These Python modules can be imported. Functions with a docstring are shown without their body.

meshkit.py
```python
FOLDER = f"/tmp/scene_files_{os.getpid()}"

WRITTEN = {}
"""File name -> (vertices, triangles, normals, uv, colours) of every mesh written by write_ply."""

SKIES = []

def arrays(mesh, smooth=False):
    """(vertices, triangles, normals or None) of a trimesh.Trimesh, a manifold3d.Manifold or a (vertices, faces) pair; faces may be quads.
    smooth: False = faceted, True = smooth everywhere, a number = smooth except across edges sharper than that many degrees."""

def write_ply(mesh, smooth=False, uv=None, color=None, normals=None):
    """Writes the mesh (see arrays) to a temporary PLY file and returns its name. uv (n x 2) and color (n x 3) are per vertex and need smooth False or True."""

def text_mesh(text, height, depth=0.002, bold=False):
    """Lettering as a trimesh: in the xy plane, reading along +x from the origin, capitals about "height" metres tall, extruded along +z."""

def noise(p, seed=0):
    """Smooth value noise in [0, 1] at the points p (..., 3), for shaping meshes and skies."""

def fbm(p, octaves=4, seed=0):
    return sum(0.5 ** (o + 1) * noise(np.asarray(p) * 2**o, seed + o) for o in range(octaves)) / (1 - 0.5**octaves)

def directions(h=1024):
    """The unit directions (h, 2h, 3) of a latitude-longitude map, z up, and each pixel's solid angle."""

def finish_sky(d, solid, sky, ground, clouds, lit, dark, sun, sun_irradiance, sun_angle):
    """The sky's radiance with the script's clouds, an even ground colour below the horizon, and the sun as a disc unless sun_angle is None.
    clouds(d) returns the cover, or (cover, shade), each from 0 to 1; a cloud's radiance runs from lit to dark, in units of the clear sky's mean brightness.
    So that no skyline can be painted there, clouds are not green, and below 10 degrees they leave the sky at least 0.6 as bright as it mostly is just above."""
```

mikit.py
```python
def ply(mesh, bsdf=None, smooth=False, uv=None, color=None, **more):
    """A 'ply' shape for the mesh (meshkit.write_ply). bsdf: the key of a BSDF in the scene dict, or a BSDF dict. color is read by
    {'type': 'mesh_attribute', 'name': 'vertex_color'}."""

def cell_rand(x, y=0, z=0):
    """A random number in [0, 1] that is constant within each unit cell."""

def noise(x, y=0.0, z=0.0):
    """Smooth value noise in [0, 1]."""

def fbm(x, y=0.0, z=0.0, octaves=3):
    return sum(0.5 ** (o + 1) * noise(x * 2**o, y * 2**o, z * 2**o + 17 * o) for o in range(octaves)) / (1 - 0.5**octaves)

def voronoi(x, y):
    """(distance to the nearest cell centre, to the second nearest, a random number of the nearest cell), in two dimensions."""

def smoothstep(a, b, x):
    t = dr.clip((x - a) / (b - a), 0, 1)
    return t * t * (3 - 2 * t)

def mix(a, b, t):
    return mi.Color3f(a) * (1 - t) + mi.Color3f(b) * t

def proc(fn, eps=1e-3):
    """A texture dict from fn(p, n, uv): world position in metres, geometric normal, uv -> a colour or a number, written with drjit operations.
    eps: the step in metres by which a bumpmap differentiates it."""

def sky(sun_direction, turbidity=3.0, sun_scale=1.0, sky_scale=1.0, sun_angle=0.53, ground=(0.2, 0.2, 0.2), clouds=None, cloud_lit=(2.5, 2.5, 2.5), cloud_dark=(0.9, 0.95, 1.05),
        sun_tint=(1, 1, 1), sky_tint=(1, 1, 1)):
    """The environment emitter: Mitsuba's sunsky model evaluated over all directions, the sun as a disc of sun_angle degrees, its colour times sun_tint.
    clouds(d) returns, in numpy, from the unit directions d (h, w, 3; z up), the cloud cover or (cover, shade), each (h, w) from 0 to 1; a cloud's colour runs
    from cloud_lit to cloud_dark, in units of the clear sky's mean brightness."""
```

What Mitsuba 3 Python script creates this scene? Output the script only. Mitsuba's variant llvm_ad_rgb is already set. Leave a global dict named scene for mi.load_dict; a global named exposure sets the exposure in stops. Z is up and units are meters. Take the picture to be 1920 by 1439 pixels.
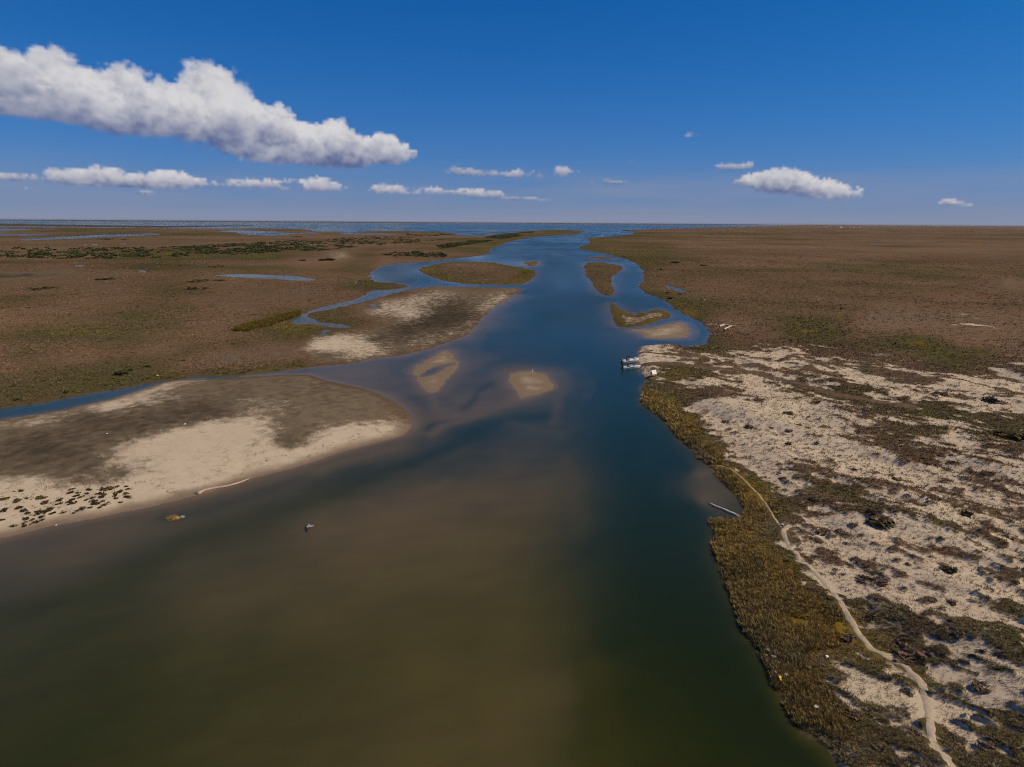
import math
import numpy as np
import trimesh
import shapely
import drjit as dr
import mitsuba as mi
import mikit
from scipy.spatial import cKDTree
from scipy.interpolate import RBFInterpolator

T = mi.ScalarTransform4f
rng = np.random.default_rng(7)
scene, labels = {}, {}

# ------------------------------------------------------------------ camera, sky, sun, exposure
H = 48.0                      # flying height above the water
F = 1119.0                    # focal length in pixels of the 1920 wide photograph
PITCH, ROLL = math.radians(15.09), math.radians(0.373)
FWD = np.array([0, math.cos(PITCH), -math.sin(PITCH)])
_R0 = np.array([1.0, 0, 0])
_U0 = np.array([0, math.sin(PITCH), math.cos(PITCH)])
UPV = _U0 * math.cos(ROLL) - _R0 * math.sin(ROLL)
RGT = np.cross(FWD, UPV)
if RGT[0] < 0:
    RGT = -RGT
HAZE = 0.8e-5
scene['haze_air'] = {'type': 'homogeneous', 'albedo': {'type': 'rgb', 'value': [0.72, 0.84, 0.97]}, 'sigma_t': {'type': 'rgb', 'value': [HAZE] * 3}}
EYE = [0, 0, H]
scene['camera'] = {'type': 'perspective', 'fov': math.degrees(2 * math.atan(960 / F)), 'fov_axis': 'x', 'near_clip': 1.0, 'far_clip': 300000.0,
                   'to_world': T().look_at(origin=EYE, target=[float(EYE[i] + FWD[i] * 100) for i in range(3)], up=[float(x) for x in UPV]),
                   'medium': {'type': 'ref', 'id': 'haze_air'}}
exposure = 1.75
SUN_AZ, SUN_EL = math.radians(94), math.radians(43)
SUN = [math.sin(SUN_AZ) * math.cos(SUN_EL), math.cos(SUN_AZ) * math.cos(SUN_EL), math.sin(SUN_EL)]


def vnoise(x, y, seed=0):
    x, y = np.asarray(x, float), np.asarray(y, float)
    i, j = np.floor(x), np.floor(y)
    u, v = x - i, y - j
    u, v = u * u * (3 - 2 * u), v * v * (3 - 2 * v)
    i, j = i.astype(np.int64), j.astype(np.int64)

    def h(a, b):
        k = ((i + a) * 374761393 + (j + b) * 668265263 + seed * 1446647) & 0xFFFFFFFF
        k = ((k ^ (k >> 13)) * 1274126177) & 0xFFFFFFFF
        return ((k ^ (k >> 16)) & 0xFFFFFF) / 16777215.0
    return (h(0, 0) * (1 - u) + h(1, 0) * u) * (1 - v) + (h(0, 1) * (1 - u) + h(1, 1) * u) * v


def vfbm(x, y, oct=4, seed=0, gain=0.5):
    s, w, a = 0, 0, 1.0
    for o in range(oct):
        s = s + a * vnoise(x * 2 ** o + 13.7 * o, y * 2 ** o - 7.3 * o, seed + o)
        w += a
        a *= gain
    return s / w


def sstep(a, b, x):
    t = np.clip((x - a) / (b - a), 0, 1)
    return t * t * (3 - 2 * t)


# where the photograph's pixel rays go (the lens bends the horizon; straightened here)
HX = np.array([-4000, 0, 200, 640, 850, 1040, 1300, 1480, 1920, 6000.0])
HYC = np.array([419, 416.5, 415, 412.3, 411.3, 412, 416.5, 421.8, 430.5, 450])


def hline(x):
    return 411.5 + 12.5 * np.asarray(x, float) / 1920


HYC = np.where((HX < 0) | (HX > 1920), hline(HX), HYC)


def unbend(px, py):
    px, py = np.asarray(px, float), np.asarray(py, float)
    c = np.interp(px, HX, HYC)
    return py + (hline(px) - c) * np.exp(-np.abs(py - c) / 130)


def ray(px, py):
    px = np.asarray(px, float)
    py = unbend(px, py)
    d = FWD + ((px - 960) / F)[..., None] * RGT - ((py - 719.5) / F)[..., None] * UPV
    return d / np.linalg.norm(d, axis=-1, keepdims=True)


def polar(px, py):
    """(azimuth, depression) of the ray through a pixel of the photograph."""
    d = ray(px, py)
    return np.arctan2(d[..., 0], d[..., 1]), np.maximum(np.arcsin(np.clip(-d[..., 2], -1, 1)), 0.0011)


def at(px, py, z=0.0):
    a, e = polar(px, py)
    r = (H - z) / np.tan(e)
    return np.stack([r * np.sin(a), r * np.cos(a), np.zeros_like(r) + z], -1)


# ---- clouds: cumulus given by the run of their tops and bases, broken up by noise
CLOUDS = [  # [(x, top, base), ...] softness, brightness
    ([(395, 240, 262), (420, 214, 282), (450, 222, 292), (490, 215, 298), (530, 214, 302), (556, 226, 304), (585, 234, 306), (605, 224, 308), (635, 226, 312), (660, 244, 312), (690, 254, 306), (722, 246, 306), (748, 254, 302), (768, 268, 294), (790, 280, 288)], 1.0, 1.0),
    ([(280, 168, 230), (310, 160, 248), (340, 156, 256), (362, 140, 262), (374, 121, 266), (392, 119, 268), (410, 134, 272), (424, 150, 274), (450, 164, 276), (480, 184, 276), (505, 194, 272), (530, 198, 266), (552, 212, 254), (566, 226, 242)], 1.0, 1.0),
    ([(130, 130, 218), (160, 138, 232), (190, 142, 240), (206, 128, 246), (228, 122, 250), (250, 130, 252), (275, 142, 252), (310, 150, 250), (340, 158, 246), (365, 178, 240), (385, 204, 234)], 1.0, 1.0),
    ([(-900, 40, 190), (-500, 60, 200), (-150, 70, 206), (0, 100, 212), (30, 108, 216), (48, 96, 218), (62, 91, 220), (84, 96, 222), (110, 104, 224), (132, 104, 226), (152, 118, 226), (175, 134, 228), (200, 160, 228), (225, 190, 226)], 1.0, 1.0),
    ([(-260, 70, 170), (-120, 66, 176), (-40, 76, 178), (0, 82, 178), (14, 88, 178), (30, 104, 178), (56, 122, 178), (80, 140, 176), (100, 158, 176), (112, 168, 174)], 1.0, 0.72),
    ([(1340, 312, 312), (1352, 305, 317), (1385, 306, 318), (1410, 304, 315), (1418, 310, 311)], 0.9, 0.35),
    ([(1380, 338, 340), (1395, 328, 348), (1420, 322, 352), (1445, 318, 357), (1480, 314, 362), (1500, 318, 366), (1530, 332, 370), (1560, 338, 374), (1590, 346, 374), (1620, 358, 370), (1640, 365, 367)], 1.0, 0.85),
    ([(80, 324, 330), (90, 318, 342), (125, 318, 347), (160, 318, 350), (180, 311, 352), (205, 313, 352), (240, 326, 352), (265, 326, 353), (300, 320, 354), (320, 318, 354), (350, 326, 352), (385, 334, 350), (405, 338, 346)], 1.0, 0.8),
    ([(-200, 322, 345), (-60, 325, 343), (0, 326, 342), (40, 327, 342), (70, 332, 341), (80, 337, 339)], 0.8, 0.5),
    ([(-120, 345, 360), (0, 347, 360), (35, 349, 360), (55, 355, 358)], 0.7, 0.4),
    ([(400, 345, 350), (430, 336, 352), (470, 334, 352), (520, 336, 354), (535, 336, 356), (560, 336, 357), (590, 331, 358), (612, 331, 358), (640, 344, 356), (670, 350, 353)], 0.9, 0.62),
    ([(690, 346, 356), (705, 343, 360), (740, 344, 362), (775, 348, 362), (800, 348, 362), (825, 347, 361), (845, 352, 360), (880, 350, 366), (915, 350, 367), (940, 355, 368), (950, 361, 366)], 0.9, 0.6),
    ([(830, 316, 320), (850, 309, 326), (900, 314, 328), (940, 318, 329), (975, 314, 332), (1000, 309, 331), (1040, 305, 330), (1065, 311, 328), (1085, 319, 323)], 0.8, 0.36),
    ([(1158, 300, 304), (1166, 294, 306), (1180, 295, 305), (1188, 299, 302)], 0.7, 0.35),
    ([(1110, 336, 340), (1135, 334, 342), (1165, 336, 343), (1190, 340, 342)], 0.6, 0.2),
    ([(1280, 252, 256), (1295, 248, 260), (1310, 252, 257)], 0.6, 0.15),
    ([(1762, 382, 386), (1775, 374, 388), (1792, 377, 389), (1815, 386, 391), (1840, 389, 391)], 0.8, 0.55),
    ([(940, 366, 368), (960, 363, 371), (1000, 366, 373), (1035, 368, 372)], 0.7, 0.35),
    ([(255, 360, 364), (275, 358, 367), (292, 361, 366)], 0.6, 0.4),
    ([(1370, 340, 342), (1380, 336, 345), (1400, 336, 344)], 0.6, 0.2),
]


def clouds(d):
    h, w = d.shape[:2]
    A = np.degrees(np.arctan2(d[..., 0], d[..., 1]))
    E = np.degrees(np.arcsin(np.clip(d[..., 2], -1, 1)))
    cover, shade = np.zeros((h, w)), np.zeros((h, w))
    g = np.random.default_rng(12)
    col_az = A[h // 2]
    order = np.argsort(col_az)
    for ci, C in enumerate(CLOUDS):
        px = np.array([c[0] for c in C[0]], float)
        aa, et = az_el(px, np.array([c[1] for c in C[0]], float))
        _, eb = az_el(px, np.array([c[2] for c in C[0]], float))
        area = np.trapezoid(et - eb, aa)
        thm = (et - eb).max()
        # puffs fill the outline; small ones along its top
        n = int(np.clip(9.0 * area / (0.16 * thm ** 2) ** 1.0, 26, 420))
        puffs = []
        cum = np.concatenate([[0], np.cumsum(np.diff(aa) * (et - eb)[1:])])
        for k in range(n):
            a = np.interp(g.uniform(0, cum[-1]), cum, aa)
            top, base = np.interp(a, aa, et), np.interp(a, aa, eb)
            th = max(top - base, 0.12)
            t = g.uniform(0.08, 0.98) ** 0.9
            r = th * np.clip(0.34 * (1.12 - t) + 0.08, 0.12, 0.3) * g.uniform(0.75, 1.35)
            e = base + t * th - r * 0.42
            puffs.append((e + g.normal(0, 0.25) * th, a, e, r, t, th, base))
        puffs.sort(key=lambda p: -p[0])
        for _, a, e, r, t, th, base in puffs:
            R = r * 2.0
            cols = np.nonzero(np.abs((col_az - a + 180) % 360 - 180) < R * 1.9)[0]
            rows = np.nonzero(np.abs(E[:, 0] - e) < R * 1.3)[0]
            if len(cols) == 0 or len(rows) == 0:
                continue
            ix = np.ix_(rows, cols)
            Aw, Ew = A[ix], E[ix]
            f = 1.1 / np.clip(r, 0.25, 2.5)
            nx = vfbm(Aw * f, Ew * f * 1.3, 5, 100 + ci, 0.58) - 0.5
            ny = vfbm(Aw * f + 31, Ew * f * 1.3, 5, 100 + ci, 0.58) - 0.5
            x = (Aw - a) / (r * 1.45) + nx * 1.5 - (Ew - e) / r * 0.15
            y = (Ew - e) / r + ny * 1.5
            q = np.sqrt(x * x + y * y)
            al = sstep(1.10, 0.62, q) * 0.80 * C[1]
            al = al * sstep(base - 0.05 * th, base + 0.12 * th, Ew + ny * 0.25 * th + nx * 0.1)
            tt = (Ew - base) / th + 0.25 * ny
            fine = vfbm(Aw * 1.9 + 7, Ew * 2.3, 3, 200, 0.6) - 0.5
            if C[1] < 1.0:
                al = al * sstep(0.34, 0.56, vfbm(Aw * 0.9 + 3 * ci, Ew * 1.7, 3, 150 + ci)) * (0.40 + 0.60 * sstep(0.05, 0.5, tt))
            L = 0.12 + 0.22 * np.clip(x * 0.62 + y * 0.62, -1, 1) + 0.78 * np.clip(tt * 1.25, 0, 1) ** 0.9 + 0.32 * nx + 0.24 * ny + 0.30 * fine + 0.34 * (vnoise(a * 0.22 + ci, e * 0.5, 77) - 0.5) + 0.10 * (g.uniform() - 0.5)
            s = 1 - np.clip(L * (0.50 + 0.55 * C[2]), 0, 1)
            al = al * (0.35 + 0.65 * C[2])
            c0 = cover[ix]
            c1 = c0 * (1 - al) + al
            shade[ix] = (shade[ix] * c0 * (1 - al) + s * al) / np.maximum(c1, 1e-6)
            cover[ix] = c1
    # far low cloud and murk along the horizon all the way round, and fair weather cumulus outside the view
    murk = MURK[0] * np.exp(-np.maximum(E, 0) / 2.0) + MURK[1] * np.exp(-np.maximum(E, 0) / 5.5) + 0.22 * np.exp(-((E - 2.8) / 1.5) ** 2) * (2.2 * vfbm(A * 0.10, E * 1.1, 3, 33) - 0.6)
    murk = np.clip(murk, 0, 0.9)
    out = sstep(46, 60, np.abs(A)) * sstep(0.60, 0.72, vfbm(A * 0.10, E * 0.22, 4, 41)) * sstep(2, 5, E) * sstep(45, 20, E)
    c1 = cover + murk * (1 - cover)
    shade = (shade * cover + MURK[2] * murk * (1 - cover)) / np.maximum(c1, 1e-6)
    shade = np.where(out > c1, 0.45, shade)
    return np.clip(np.maximum(c1, 0.9 * out), 0, 1), np.clip(shade, 0, 1)


MURK = (0.36, 0.66, 0.72)


def az_el(px, py):
    d = ray(px, py)
    return np.degrees(np.arctan2(d[..., 0], d[..., 1])), np.degrees(np.arcsin(d[..., 2]))


scene['sky'] = mikit.sky(SUN, turbidity=2.6, sky_scale=0.53, sun_scale=0.85, clouds=clouds, cloud_lit=(5.0, 4.9, 5.0), cloud_dark=(0.68, 0.98, 2.15),
                         sky_tint=(0.025, 0.70, 1.45), sun_tint=(1.0, 0.95, 0.86), ground=(0.08, 0.08, 0.07))
labels['sky'] = {'kind': 'structure', 'label': 'deep blue sky with a bank of cumulus at the left'}

# ------------------------------------------------------------------ materials
C3 = mi.Color3f


def ramp(u, stops):
    c = C3(*stops[0][1])
    for (a, _), (b, col) in zip(stops[:-1], stops[1:]):
        c = mikit.mix(c, C3(*col), dr.clip((u - a) / (b - a), 0, 1))
    return c


PALETTE = [(0.0, (0.060, 0.049, 0.036)), (0.25, (0.136, 0.112, 0.077)), (0.5, (0.134, 0.088, 0.054)), (0.75, (0.068, 0.063, 0.028)), (1.0, (0.150, 0.105, 0.018))]


def land_colour(p, n, uv, k=1.0):
    n1 = mikit.fbm(p.x * 0.035, p.y * 0.035, 3.3, octaves=3)
    n2 = mikit.fbm(p.x * 0.55, p.y * 0.55, 1.7, octaves=3)
    n3 = mikit.fbm(p.x * 3.1, p.y * 3.1, 0.3, octaves=2)
    n0 = mikit.fbm(p.x * 0.005, p.y * 0.007, 9.3, octaves=4)
    u = dr.clip(uv.x + (n1 - 0.5) * 0.22 + (n2 - 0.5) * 0.24, 0, 1)
    veg = ramp(u, PALETTE) * (0.45 + 0.62 * n2 + 0.5 * n3) * (0.60 + 0.80 * n0)
    z = p.z
    wet = 1 - mikit.smoothstep(0.02, 0.34, z + (n2 - 0.5) * 0.12)
    sand = C3(0.48, 0.415, 0.312) * (0.78 + 0.22 * n2 + 0.24 * n3)
    sand = mikit.mix(sand, C3(0.168, 0.128, 0.090), wet * 0.92)
    veg = mikit.mix(veg, C3(0.085, 0.060, 0.040), wet * 0.6)
    s = mikit.smoothstep(0.30, 0.70, uv.y + (n2 - 0.5) * 0.50 * k + (n3 - 0.5) * 0.42 * k)
    return mikit.mix(veg, sand, s)


def spit_colour(p, n, uv):
    return land_colour(p, n, uv, 0.5)


scene['spit_material'] = {'type': 'twosided', 'bsdf': {'type': 'diffuse', 'reflectance': mikit.proc(spit_colour)}}
scene['land_material'] = {'type': 'twosided', 'bsdf': {'type': 'diffuse', 'reflectance': mikit.proc(land_colour)}}


def path_colour(p, n, uv):
    n2 = mikit.fbm(p.x * 0.9, p.y * 0.9, 1.7, octaves=3)
    n3 = mikit.noise(p.x * 6, p.y * 6)
    return C3(0.43, 0.365, 0.275) * (0.64 + 0.4 * n2 + 0.16 * n3)


def track_colour(p, n, uv):
    n2 = mikit.fbm(p.x * 0.7, p.y * 0.7, 4.7, octaves=3)
    return C3(0.115, 0.085, 0.060) * (0.55 + 0.9 * n2)


scene['path_material'] = {'type': 'twosided', 'bsdf': {'type': 'diffuse', 'reflectance': mikit.proc(path_colour)}}
scene['track_material'] = {'type': 'twosided', 'bsdf': {'type': 'diffuse', 'reflectance': mikit.proc(track_colour)}}


def water_colour(p, n, uv):
    w1 = mikit.fbm(p.x * 0.03 + 3, p.y * 0.02, 0.0, octaves=3)
    w2 = mikit.fbm(p.x * 0.16 + w1 * 2, p.y * 0.11, 5.0, octaves=3)
    w3 = mikit.fbm((p.x + p.y * 1.2) * 0.012 + w1, (p.y * 0.6 - p.x) * 0.05 + w1, 2.0, octaves=4)
    u = dr.clip(uv.x + ((w2 - 0.5) * 0.22 + (w3 - 0.5) * 0.5) * dr.minimum(uv.x * 3, 1), 0, 1)
    g = dr.clip(uv.y + (w1 - 0.5) * 0.2 * dr.minimum(uv.x * 4, 1), 0, 1)
    deep = mikit.mix(C3(0.008, 0.027, 0.022), C3(0.0105, 0.0172, 0.0006), g)
    shoal = mikit.mix(C3(0.088, 0.068, 0.030), C3(0.046, 0.046, 0.007), g)
    bar = mikit.mix(C3(0.090, 0.067, 0.031), C3(0.185, 0.145, 0.095), dr.clip((uv.x - 1) * (0.75 + 0.5 * w2), 0, 1))
    near = dr.minimum(uv.x * 4, 1)
    grain = 1 + 0.24 * near * (mikit.fbm((p.x + p.y * 0.4) * 0.16, (p.y - p.x * 0.4) * 0.42, 4.0, octaves=4) - 0.5)
    return grain * dr.select(uv.x > 1, bar, mikit.mix(deep, shoal, u))


def water_rough(p, n, uv):
    w = mikit.fbm(p.x * 0.0022 + 9, p.y * 0.0012, 2.0, octaves=3)
    v = mikit.fbm(p.x * 0.022, p.y * 0.008, 7.0, octaves=3)
    return dr.clip(0.23 + 0.12 * (w - 0.5) + 0.22 * (v - 0.5), 0.14, 0.5)


scene['water_material'] = {'type': 'principled', 'base_color': mikit.proc(water_colour), 'roughness': mikit.proc(water_rough), 'eta': 1.26, 'spec_tint': 0.0}


def plain(name, rgb, rough=0.8, var=0.25, freq=2.0, metallic=0.0):
    rgb = tuple(rgb)

    def fn(p, n, uv):
        return C3(*rgb) * (1 - var / 2 + var * mikit.fbm(p.x * freq, p.y * freq, p.z * freq, octaves=3))
    scene[name] = {'type': 'twosided', 'bsdf': {'type': 'principled', 'base_color': mikit.proc(fn), 'roughness': rough, 'metallic': metallic}}


scene['plant_material'] = {'type': 'twosided', 'bsdf': {'type': 'diffuse', 'reflectance': {'type': 'mesh_attribute', 'name': 'vertex_color'}}}
plain('white_gelcoat', (0.80, 0.80, 0.78), 0.35, 0.12, 1.2)
plain('deck_cream', (0.62, 0.60, 0.56), 0.6, 0.2, 2.0)
plain('navy_paint', (0.03, 0.045, 0.09), 0.4)
plain('black_plastic', (0.015, 0.015, 0.02), 0.4)
plain('maroon_paint', (0.10, 0.02, 0.03), 0.35)
plain('smoked_glass', (0.03, 0.05, 0.06), 0.15)
plain('driftwood', (0.42, 0.34, 0.26), 0.9, 0.6, 3.0)
plain('bleached_wood', (0.55, 0.47, 0.38), 0.9, 0.5, 3.0)
plain('dark_wood', (0.05, 0.04, 0.03), 0.9, 0.5, 3.0)
plain('white_board', (0.80, 0.80, 0.78), 0.6, 0.1, 1.5)
plain('yellow_plastic', (0.70, 0.45, 0.05), 0.5)
plain('pale_plastic', (0.65, 0.70, 0.70), 0.5)
plain('white_plastic', (0.8, 0.8, 0.78), 0.5)
plain('grey_feather', (0.24, 0.29, 0.34), 0.8)
plain('white_feather', (0.75, 0.75, 0.74), 0.8)
plain('dark_feather', (0.03, 0.03, 0.035), 0.8)
plain('house_white', (0.80, 0.79, 0.76), 0.7)
plain('roof_grey', (0.72, 0.72, 0.72), 0.6)
plain('gold_straw', (0.36, 0.24, 0.09), 0.9, 0.6, 4.0)

# ------------------------------------------------------------------ the lie of the land
SP = '__polar__'   # marks points given as (azimuth degrees, range in metres)


def px2pol(pts, closed=True, step=7.0, smooth=1):
    """Outline points (pixels of the photograph, or (az, range, SP)) -> (azimuth, ln range), rounded off and densified."""
    seg, out = [], []
    q = list(pts)
    n = len(q)
    for i in range(n if closed else n - 1):
        a, b = q[i], q[(i + 1) % n]
        if len(a) == 2 and len(b) == 2:
            k = max(1, int(math.hypot(b[0] - a[0], b[1] - a[1]) / step))
            t = np.arange(k)[:, None] / k
            xy = np.array(a, float) * (1 - t) + np.array(b, float) * t
            az, e = polar(xy[:, 0], xy[:, 1])
            out.append(np.stack([az, np.log(H / np.tan(e))], -1))
        else:
            P = []
            for c in (a, b):
                if len(c) == 2:
                    az, e = polar(np.array([c[0]]), np.array([c[1]]))
                    P.append((az[0], math.log(H / math.tan(e[0]))))
                else:
                    P.append((math.radians(c[0]), math.log(c[1])))
            t = np.arange(14)[:, None] / 14
            out.append(np.array(P[0]) * (1 - t) + np.array(P[1]) * t)
    if not closed:
        c = q[-1]
        az, e = polar(np.array([c[0]]), np.array([c[1]]))
        out.append(np.stack([az, np.log(H / np.tan(e))], -1))
    o = np.vstack(out)
    if smooth and closed and len(o) > 8:
        for _ in range(2):
            o = (np.roll(o, 1, 0) + 2 * o + np.roll(o, -1, 0)) / 4
    return o


PATH1 = [(1481, 996), (1466.7, 1010), (1474, 1026), (1495, 1054), (1527, 1083), (1551.7, 1111), (1573, 1139), (1594, 1173), (1612, 1206.7), (1636.7, 1231.5), (1679, 1256), (1707.5, 1277.5), (1729, 1306), (1736, 1337.7), (1739, 1373), (1750, 1412), (1771, 1437), (1810, 1490)]
TRACK1 = [(1204, 689), (1220, 685.5), (1246, 684), (1292, 690), (1338, 695), (1395, 700.5), (1447, 713), (1500, 727), (1540, 740), (1620, 756), (1720, 772)]
RIGHT = [(4200, 440), (1920, 430.2), (1700, 425.8), (1570, 423.5), (1530, 423.8), (1480, 424.2), (1300, 424.6), (1205, 426), (1198, 428.5), (1172, 428), (1165, 430), (1196, 431.5), (1192, 434.5), (1172, 436.5), (1150, 440), (1112, 441), (1095, 443.5), (1109, 448), (1109, 454), (1094, 457), (1078, 460), (1090, 464), (1109, 467.6), (1148, 475.6), (1182, 486), (1198, 496), (1208, 506.5), (1205, 512), (1208.5, 521.5), (1210, 525.5), (1198, 527), (1196.5, 537.5), (1209.5, 549), (1246, 561.5), (1260, 574), (1290, 592.5), (1322, 608.5), (1329, 615.5), (1334.5, 627), (1331, 638), (1308, 653), (1287.5, 652), (1271, 647), (1237, 646), (1200, 648.6), (1193, 654), (1190, 664), (1198, 675), (1200, 684), (1200, 693), (1202, 703), (1207, 708), (1217, 709), (1209, 717.5), (1203, 722.5), (1205, 726), (1199, 730), (1205, 735), (1199, 753), (1208.5, 761.5), (1225, 772), (1244, 787.5), (1256, 800.5), (1270, 820.6), (1286.5, 836), (1303, 843), (1310, 862), (1338.5, 877), (1345.5, 892.6), (1362, 909), (1378.6, 923), (1388, 940), (1403.5, 956.5), (1402, 966), (1390.5, 973), (1357, 974), (1336, 974), (1324, 964), (1329, 978), (1334, 994), (1333, 1008), (1339, 1040), (1349, 1070), (1360, 1097), (1376, 1136), (1389, 1164), (1406.5, 1206.7), (1428, 1235), (1442, 1277.5), (1467, 1309), (1484, 1345), (1509, 1376.7), (1541, 1398), (1559, 1423), (1573, 1439), (1640, 1520), (62, 34, SP), (90, 36, SP), (130, 60, SP), (158, 140, SP), (172, 500, SP), (179.9, 1500, SP), (179.9, 46000, SP), (60, 46000, SP)]
LEFT = [(1100, 428.3), (1093, 433.5), (1060, 436), (1010, 439), (977, 443.5), (946.6, 451.6), (930, 460), (911.6, 465), (925, 470.6), (896.6, 477), (843, 483), (800, 489), (753, 491.6), (713, 496.6), (696.6, 506.6), (686.6, 515), (700, 520), (692, 527.5), (713, 528), (753, 530), (773, 535), (753, 540), (726.6, 542.6), (700, 541.6), (690, 546.6), (681.6, 555), (656.6, 563), (616.6, 573), (580, 583), (560, 592), (535, 600), (545, 606), (568, 610), (580, 606), (616, 612.5), (653, 615), (662, 613), (656.6, 610.8), (610, 605), (580, 599), (568, 592.6), (580, 586.6), (633, 576.6), (690, 563), (733, 550.6), (766.6, 541.6), (800, 536.5), (820, 535.5), (866.6, 536.3), (933, 537), (975, 538), (983, 540), (970, 548), (943, 565), (916.6, 583), (896.6, 603), (880, 626.6), (850, 638), (800, 655), (753, 666.6), (700, 671.6), (660, 681.6), (623, 685.5), (566.6, 690), (533, 695), (500, 699), (420, 706), (370, 708), (333, 710), (293, 716.6), (266.6, 721.6), (200, 733), (133, 745), (66.6, 758), (0, 768), (-300, 822), (-900, 930), (-70, 340, SP), (-110, 700, SP), (-150, 3000, SP), (-179.9, 6000, SP), (-179.9, 40000, SP), (-75, 9000, SP), (-1200, 436), (-300, 431), (-60, 429.6), (60, 429.5), (160, 429.8), (330, 428.8), (420, 429), (480, 427.5), (560, 430), (610, 433.5), (640, 437), (690, 436), (740, 437), (700, 433), (640, 430.5), (700, 428.5), (780, 429), (850, 430), (900, 431.5), (935, 431), (975, 428.3), (1010, 426.6), (1050, 425)]
SPIT = [(-900, 950), (-300, 846), (0, 788), (66.6, 778), (116.6, 770), (166.6, 758), (206.6, 750), (250, 736.6), (290, 723), (320, 715), (366.6, 710.5), (420, 709.5), (500, 704.5), (543, 703), (583, 703), (598, 710), (626.6, 716.6), (666.6, 725), (706.6, 736.6), (740, 753), (763, 770), (773, 786.6), (775, 796.6), (769, 806), (752, 819), (700, 832), (640, 848), (580, 869), (540, 881), (500, 891), (466.6, 899), (430, 911), (400, 921), (363, 930), (320, 942), (260, 955), (200, 968), (150, 978), (100, 986), (50, 998), (0, 1010), (-300, 1085), (-900, 1230), (-75, 70, SP), (-100, 110, SP), (-125, 190, SP), (-110, 420, SP), (-75, 220, SP)]
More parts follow.
